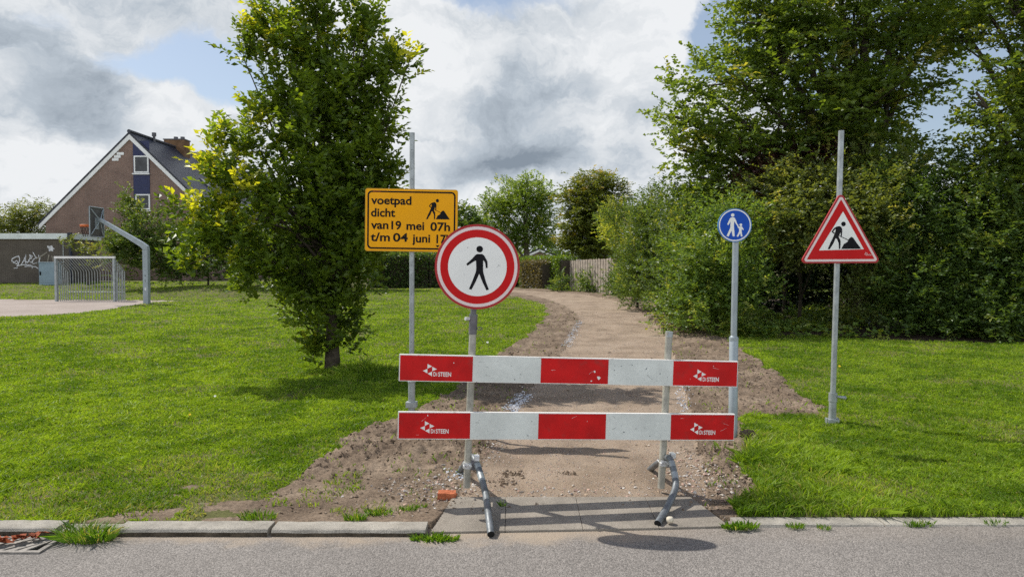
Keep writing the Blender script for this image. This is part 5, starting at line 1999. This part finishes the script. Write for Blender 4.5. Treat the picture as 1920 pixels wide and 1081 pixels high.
R2 = 17.5
edge = [lobe(1895, 190, R2, 62, 46, 0.9), lobe(1840, 235, R2, 52, 36, 0.8), lobe(1905, 270, R2, 75, 52, 1.1), lobe(1850, 310, R2, 62, 44, 0.9), lobe(1910, 350, R2, 80, 60, 1.1), lobe(1915, 60, R2, 40, 60, 0.7), lobe(1990, 120, R2, 110, 150, 1.5),
        lobe(2000, 300, R2, 120, 110, 1.6), lobe(1900, 0, R2, 60, 32, 0.8), lobe(1840, 20, R2 + 1.5, 66, 40, 0.9), lobe(1800, 60, R2 + 1.5, 46, 40, 0.8), lobe(1880, 130, R2, 34, 26, 0.5), lobe(1960, -60, R2, 140, 70, 1.6), lobe(1830, 180, R2, 26, 22, 0.5), lobe(1915, 430, R2, 70, 60, 0.9)]
b = on_ground(1990, R2)
tree('leaning_tree', 'light green tree at the photo edge with dark arching branches', 'tree', b, P(1985, 250, R2), 0.26, edge, M['leaf_edge'], 8,
     L=0.125, W=0.095, twig=0.36, K=6, per=8, cover=4.5, up=0.05, clump=0.2, flat=0.5, shell=2.0, twigs=0.4)


def shrub(name, label, lobes, material, seed, px, Y, cat='shrub', group=None, **kw):
    k = dict(L=0.095, W=0.062, twig=0.38, K=7, per=9, cover=6.0, up=0.25, clump=0.18, flat=0.8, shell=2.6, spread=0.8, zmin=0.02, twigs=0.06)
    k.update(kw)
    b = on_ground(px, Y)
    top = max(l['c'][2] for l in lobes)
    return tree(name, label, cat, b, (b.x, b.y, b.z + max(0.4, (top - b.z) * 0.5)), 0.05, lobes, material, seed, group=group, **k)


SG = 'shrubs lining the right side of the path'
shrub('shrub', 'dense olive green shrub hanging over the path edge, directly behind the blue sign', [lobe(1370, 425, 18.5, 70, 60, 1.2), lobe(1330, 500, 18, 85, 75, 1.2), lobe(1385, 540, 17.8, 50, 75, 0.9), lobe(1300, 570, 17.8, 70, 50, 1.0), lobe(1350, 590, 17.4, 55, 32, 0.7, 0.3)],
      M['leaf_shrub'], 21, 1345, 18.2, group=SG)
shrub('shrub', 'leafy mid green shrub bulging over the path between the path bend and the blue sign', [lobe(1295, 430, 20.5, 68, 60, 1.3), lobe(1275, 510, 20, 64, 68, 1.1), lobe(1258, 562, 20.5, 42, 38, 0.8), lobe(1270, 395, 22, 55, 40, 1.0), lobe(1290, 590, 18.6, 45, 26, 0.6, 0.25)],
      M['leaf_mid'], 22, 1265, 20.5, group=SG)
shrub('shrub', 'tall fresh green shrub with upright shoots beside the bend of the path', [lobe(1212, 440, 27, 48, 52, 1.3, 0.1), lobe(1206, 500, 26, 46, 50, 1.1, 0.1), lobe(1215, 395, 27.5, 30, 38, 0.8), lobe(1232, 380, 27.5, 12, 34, 0.4), lobe(1160, 400, 30, 34, 22, 0.8), lobe(1185, 545, 25.5, 34, 22, 0.8)],
      M['leaf_mid'], 23, 1195, 26.5, group=SG, L=0.09, W=0.06)
shrub('shrub', 'yellow green shrub leaning out in front of the wooden fence end', [lobe(1178, 435, 34, 42, 44, 1.5, 0.3), lobe(1188, 490, 33, 32, 44, 1.2, 0.2), lobe(1148, 418, 35, 26, 24, 1.0, 0.3), lobe(1180, 525, 33, 22, 26, 0.8)],
      M['leaf_fresh'], 24, 1160, 34, group=SG, L=0.11, W=0.075)
shrub('shrub', 'arching olive shrub above the dark hollow, between blue and triangle signs', [lobe(1470, 420, 19, 95, 60, 1.4, 0.06), lobe(1520, 360, 19.5, 90, 60, 1.4, 0.08), lobe(1570, 430, 18.6, 80, 50, 1.2, 0.06), lobe(1450, 370, 20, 70, 50, 1.2), lobe(1500, 465, 18.6, 70, 26, 0.8, 0.1)],
      M['leaf_olive'], 25, 1500, 20.2, group=SG, up=-0.02)
shrub('shrub', 'thinner olive shrub with bare stems, behind the triangle sign', [lobe(1620, 400, 18.6, 80, 80, 1.3, 0.05), lobe(1640, 490, 18.4, 60, 60, 1.0), lobe(1610, 545, 18.2, 40, 40, 0.7), lobe(1660, 330, 19.4, 70, 56, 1.2), lobe(1600, 590, 17.8, 36, 16, 0.5)],
      M['leaf_olive'], 26, 1640, 18.6, group=SG, cover=5.0)
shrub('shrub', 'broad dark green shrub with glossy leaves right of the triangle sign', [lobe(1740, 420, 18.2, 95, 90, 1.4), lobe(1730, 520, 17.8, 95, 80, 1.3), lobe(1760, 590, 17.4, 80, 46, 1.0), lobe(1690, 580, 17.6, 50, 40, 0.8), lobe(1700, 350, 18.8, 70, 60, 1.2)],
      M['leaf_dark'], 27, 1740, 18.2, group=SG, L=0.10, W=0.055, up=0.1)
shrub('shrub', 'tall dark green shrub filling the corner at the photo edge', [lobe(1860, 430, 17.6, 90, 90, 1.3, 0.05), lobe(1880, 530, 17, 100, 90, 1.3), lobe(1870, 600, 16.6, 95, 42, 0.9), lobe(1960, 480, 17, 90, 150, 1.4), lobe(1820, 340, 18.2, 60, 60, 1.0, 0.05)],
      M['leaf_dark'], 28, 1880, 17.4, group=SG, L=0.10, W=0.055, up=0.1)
shrub('copper_shrub', 'purple leaved shrub half hidden under the huge broadleaf tree', [lobe(1440, 340, 20.8, 60, 50, 1.2), lobe(1500, 320, 21, 50, 40, 1.0), lobe(1540, 300, 21, 40, 30, 0.8)], M['leaf_copper'], 29, 1470, 22)
# dense leaf mass that closes the hollow behind, coloured near-black for its deep shade
shrub('hollow_shade_shrub', 'near-black leaf mass standing in for the deep shade of the hollow behind the signs', [lobe(1420, 520, 25, 130, 110, 1.2), lobe(1560, 530, 25, 140, 110, 1.2), lobe(1700, 500, 25, 150, 140, 1.4), lobe(1850, 500, 25, 160, 150, 1.4), lobe(1300, 480, 26, 90, 90, 1.2), lobe(1990, 480, 25, 150, 160, 1.4), lobe(1480, 430, 25, 160, 60, 1.2)],
      M['leaf_hollow_shade'], 30, 1560, 25.5, L=0.13, W=0.09, cover=6.0)

# ivy under the shrubs
def ivy():
    rng = np.random.default_rng(31)
    n = 14000
    x = rng.uniform(5.4, 13.2, n)
    y = rng.uniform(16.7, 24.0, n)
    k = fbm(x * 1.2, y * 1.2, 91, 3) > 0.47
    x, y = x[k], y[k]
    n = len(x)
    z = Hfull(x, y) + rng.uniform(0.03, 0.30, n) * (0.3 + fbm(x * 2, y * 2, 92, 2))
    a = rng.uniform(0, 6.283, n)
    ax = norm(np.stack([np.cos(a), np.sin(a), rng.normal(size=n) * 0.3], 1))
    nn = norm(np.stack([rng.normal(size=n) * 0.4, rng.normal(size=n) * 0.4 - 0.3, np.ones(n)], 1))
    s_ = rng.uniform(0.7, 1.3, n)
    V, Fq = leaf_quads(np.stack([x, y, z], 1), ax, nn, 0.13 * s_, 0.11 * s_)
    at = np.zeros((n, 4))
    at[:, 0] = rng.uniform(0, 1, n)
    at[:, 1] = (rng.uniform(size=n) < 0.15) * 0.5
    at[:, 3] = 1
    tag(np_mesh('ivy', V, Fq, M['leaf_fresh'], attr=np.repeat(at, 4, axis=0)), 'patchy ivy covering the ground under the shrubs', kind='stuff')


ivy()

# mid distance
tree('spreading_tree', 'airy round light green tree with forking branches beyond the hedge', 'tree', on_ground(990, 62), P(985, 430, 62), 0.28,
     [lobe(975, 362, 62, 52, 28, 2.6), lobe(930, 390, 62, 34, 30, 2.2), lobe(1015, 378, 62, 32, 30, 2.2), lobe(975, 398, 62, 62, 36, 2.6, dens=1.0), lobe(985, 440, 62, 60, 26, 2.4), lobe(925, 430, 62, 30, 26, 2.0, dens=0.8), lobe(1020, 420, 62, 30, 30, 2.0, dens=0.7), lobe(950, 455, 62, 40, 18, 2.0), lobe(1030, 455, 62, 34, 20, 2.0), lobe(990, 345, 62, 26, 14, 1.5)],
     M['leaf_fresh'], 41, L=0.19, W=0.13, twig=0.5, K=6, per=7, cover=5.0, clump=0.35, flat=0.6, twigs=0.2, bark='bark_light')
tree('bronze_tree', 'olive bronze tree with layered sprays behind the wooden fence', 'tree', on_ground(1128, 47), P(1125, 420, 47), 0.30,
     [lobe(1115, 342, 47, 46, 20, 1.7, 0.1), lobe(1075, 365, 47, 34, 16, 1.3, 0.1), lobe(1150, 362, 47, 34, 18, 1.3, 0.1), lobe(1110, 375, 47, 60, 18, 2.0, 0.1), lobe(1080, 400, 47, 40, 16, 1.6), lobe(1140, 400, 47, 46, 20, 1.8), lobe(1090, 430, 47, 48, 18, 1.8), lobe(1130, 440, 47, 40, 26, 1.8), lobe(1062, 455, 47, 30, 14, 1.3), lobe(1105, 465, 47, 40, 18, 1.6), lobe(1125, 330, 47, 22, 10, 0.8, 0.2), lobe(1112, 395, 47, 62, 58, 2.0), lobe(1110, 450, 47, 60, 40, 1.8)],
     M['leaf_bronze'], 42, L=0.17, W=0.10, twig=0.5, K=7, per=8, cover=6.5, clump=0.28, flat=0.25, up=-0.02, twigs=0.1)
tree('dark_tree', 'dark green tree top showing between the yellow board and the pedestrian sign', 'tree', on_ground(845, 56), P(845, 440, 56), 0.25,
     [lobe(800, 405, 56, 60, 40, 2.0), lobe(865, 420, 56, 34, 34, 1.6), lobe(880, 405, 56, 16, 22, 0.9), lobe(900, 440, 56, 34, 30, 1.6), lobe(760, 440, 56, 60, 50, 2.0), lobe(840, 465, 56, 90, 36, 2.0)],
     M['leaf_dark'], 43, L=0.2, W=0.13, twig=0.5, K=7, per=8, cover=6, clump=0.35, twigs=0.1)
LB = 'bushes along the far edge of the left lawn'
shrub('bush', 'shady green bush between the garage and the basketball post', [lobe(245, 470, 38, 50, 50, 1.8), lobe(290, 440, 38, 50, 46, 1.8, 0.06), lobe(225, 455, 38, 28, 30, 1.0, 0.1), lobe(250, 400, 38.5, 20, 26, 0.8, 0.1), lobe(236, 375, 38.5, 9, 18, 0.4, 0.1), lobe(305, 490, 37.6, 55, 34, 1.5)],
      M['leaf_mid'], 51, 270, 38.5, cat='bush', group=LB, L=0.14, W=0.09, twigs=0.3)
shrub('bush', 'dark bush right of the basketball post, below the house', [lobe(360, 470, 38.5, 55, 40, 1.8), lobe(400, 440, 39, 48, 40, 1.6), lobe(420, 490, 38, 60, 34, 1.6), lobe(350, 500, 37.8, 40, 24, 1.2)],
      M['leaf_dark'], 52, 390, 38.8, cat='bush', group=LB, L=0.14, W=0.09)
shrub('bush', 'broad dark bush hidden behind the forked tree', [lobe(500, 470, 40, 70, 50, 1.8), lobe(580, 460, 41, 80, 60, 1.8), lobe(660, 460, 42, 80, 60, 1.8), lobe(560, 500, 39, 120, 30, 1.4)],
      M['leaf_dark'], 53, 580, 41, cat='bush', group=LB, L=0.15, W=0.10)
shrub('bush', 'sparse twiggy bush against the garage corner behind the goal', [lobe(160, 468, 40.2, 30, 14, 0.7, 0.1), lobe(135, 460, 40.4, 14, 12, 0.4, 0.1), lobe(185, 480, 39.8, 24, 20, 0.8)], M['leaf_olive'], 54, 165, 40.4, cat='bush', group=LB, L=0.13, W=0.08, cover=1.6)
tree('willow_tree', 'pale green tree rising behind the graffiti garage', 'tree', on_ground(45, 58), P(45, 430, 58), 0.22,
     [lobe(40, 412, 58, 42, 28, 1.8, 0.1), lobe(70, 400, 58, 24, 22, 1.2, 0.1), lobe(15, 415, 58, 22, 22, 1.2), lobe(60, 432, 58, 40, 18, 1.6), lobe(-30, 420, 58, 40, 30, 1.8), lobe(78, 385, 58, 8, 10, 0.5)],
     M['leaf_olive'], 55, L=0.2, W=0.09, twig=0.6, K=6, per=8, cover=5, clump=0.35, up=-0.1, twigs=0.1)


def hedge(name, label, corners, z0, z1, material, seed, n_per=900, L=0.12, W=0.08, depth=0.9, cat='hedge', jit=0.10):
    """clipped hedge along a line of ground points"""
    rng = np.random.default_rng(seed)
    P0, A0 = [], []
    for a, b in zip(corners[:-1], corners[1:]):
        a, b = np.array(a, float), np.array(b, float)
        ln = np.linalg.norm(b - a)
        d = (b - a) / ln
        nrm2 = np.array([-d[1], d[0]])
        n = int(n_per * ln * (z1 - z0))
        t = rng.uniform(0, ln, n)
        face = rng.uniform(size=n)
        off = np.where(face < 0.55, -depth / 2, np.where(face < 0.8, rng.uniform(-0.5, 0.5, n) * depth, depth / 2)) + rng.normal(0, 0.06, n)
        z = np.where((face >= 0.55) & (face < 0.8), z1 + rng.normal(0, jit * 0.6, n), z0 + rng.uniform(0, 1, n) * (z1 - z0))
        xy = a[None] + d[None] * t[:, None] + nrm2[None] * off[:, None]
        P0.append(np.column_stack([xy, z]))
    p = np.concatenate(P0)
    n = len(p)
    ax = norm(rng.normal(size=(n, 3)) + np.array([0, 0, 0.4]))
    nn = norm(rng.normal(size=(n, 3)) * 0.6 + np.array([0, -0.4, 0.7]))
    s_ = rng.uniform(0.6, 1.2, n)
    V, Fq = leaf_quads(p, ax, nn, L * s_, W * s_)
    at = np.zeros((n, 4))
    at[:, 0] = rng.uniform(0, 1, n)
    at[:, 1] = (rng.uniform(size=n) < 0.06) * 0.6
    at[:, 3] = 1
    c0 = corners[0]
    root = thing(name, label, cat, (c0[0], c0[1], z0))
    np_mesh('foliage', V, Fq, material, root, np.repeat(at, 4, axis=0))
    core = MB()
    for a, b in zip(corners[:-1], corners[1:]):
        a, b = Vector((*a, 0)), Vector((*b, 0))
        d = (b - a).normalized()
        s = Vector((-d.y, d.x, 0)) * (depth * 0.36)
        pts = [a - s, b - s, b + s, a + s]
        vs = [(q.x, q.y, z0 - 0.1) for q in pts] + [(q.x, q.y, z1 - 0.15) for q in pts]
        core.add(vs, [(0, 1, 5, 4), (1, 2, 6, 5), (2, 3, 7, 6), (3, 0, 4, 7), (4, 5, 6, 7)], M['bark'])
    core.build('branches', root)


def gx(px, Y):
    return ((px - CX) / F * Y, Y)


hedge('clipped_hedge', 'clipped bright green hedge with flat top, far end of the path', [gx(985, 52), gx(1010, 46.5), gx(1062, 42.5)], 0.25, 2.15, M['leaf_hedge'], 61, 700, 0.13, 0.09)
hedge('brown_hedge', 'brownish thinning hedge end beside the far path', [gx(985, 45.5), gx(1025, 43.3)], 0.25, 1.9, M['leaf_brown'], 62, 900, 0.12, 0.08, 0.7)
hedge('dark_hedge', 'dark shaded hedge along the back of the lawn behind the sign poles', [gx(690, 46), gx(800, 47), gx(965, 50)], 0.25, 2.4, M['leaf_dark'], 63, 380, 0.17, 0.12, 1.4)
for k, (px, Y, rx, rz, lab) in enumerate(((1052, 40.2, 18, 14, 'dark bush at the foot of the clipped hedge'), (1100, 39.6, 16, 20, 'low bush in front of the wooden fence boards'), (1152, 36.3, 18, 24, 'dark bush beside the right end of the fence'))):
    shrub('bush', lab, [lobe(px, 545 - rz * 0.7, Y, rx, rz, 0.6), lobe(px + 6, 548 - rz * 0.4, Y, rx, rz * 0.6, 0.5)], M['leaf_dark'] if k != 1 else M['leaf_shrub'], 64 + k, px, Y, cat='bush', group='low bushes at the path bend', L=0.12, W=0.08)


def far_wood():
    rng = np.random.default_rng(71)
    lobes = []
    for px in range(-500, 2500, 45):
        Y = rng.uniform(95, 110)
        h = rng.uniform(14, 30)
        lobes.append(lobe(px, 492 - h * 0.5, Y, 50, h, 3.0))
    o, _ = foliage('far_woods', lobes, M['leaf_dark'], None, L=0.55, W=0.4, twig=1.2, K=6, per=6, cover=5, clump=0.8, seed=72)
    tag(o, 'distant line of dark trees on the horizon', kind='stuff')


far_wood()
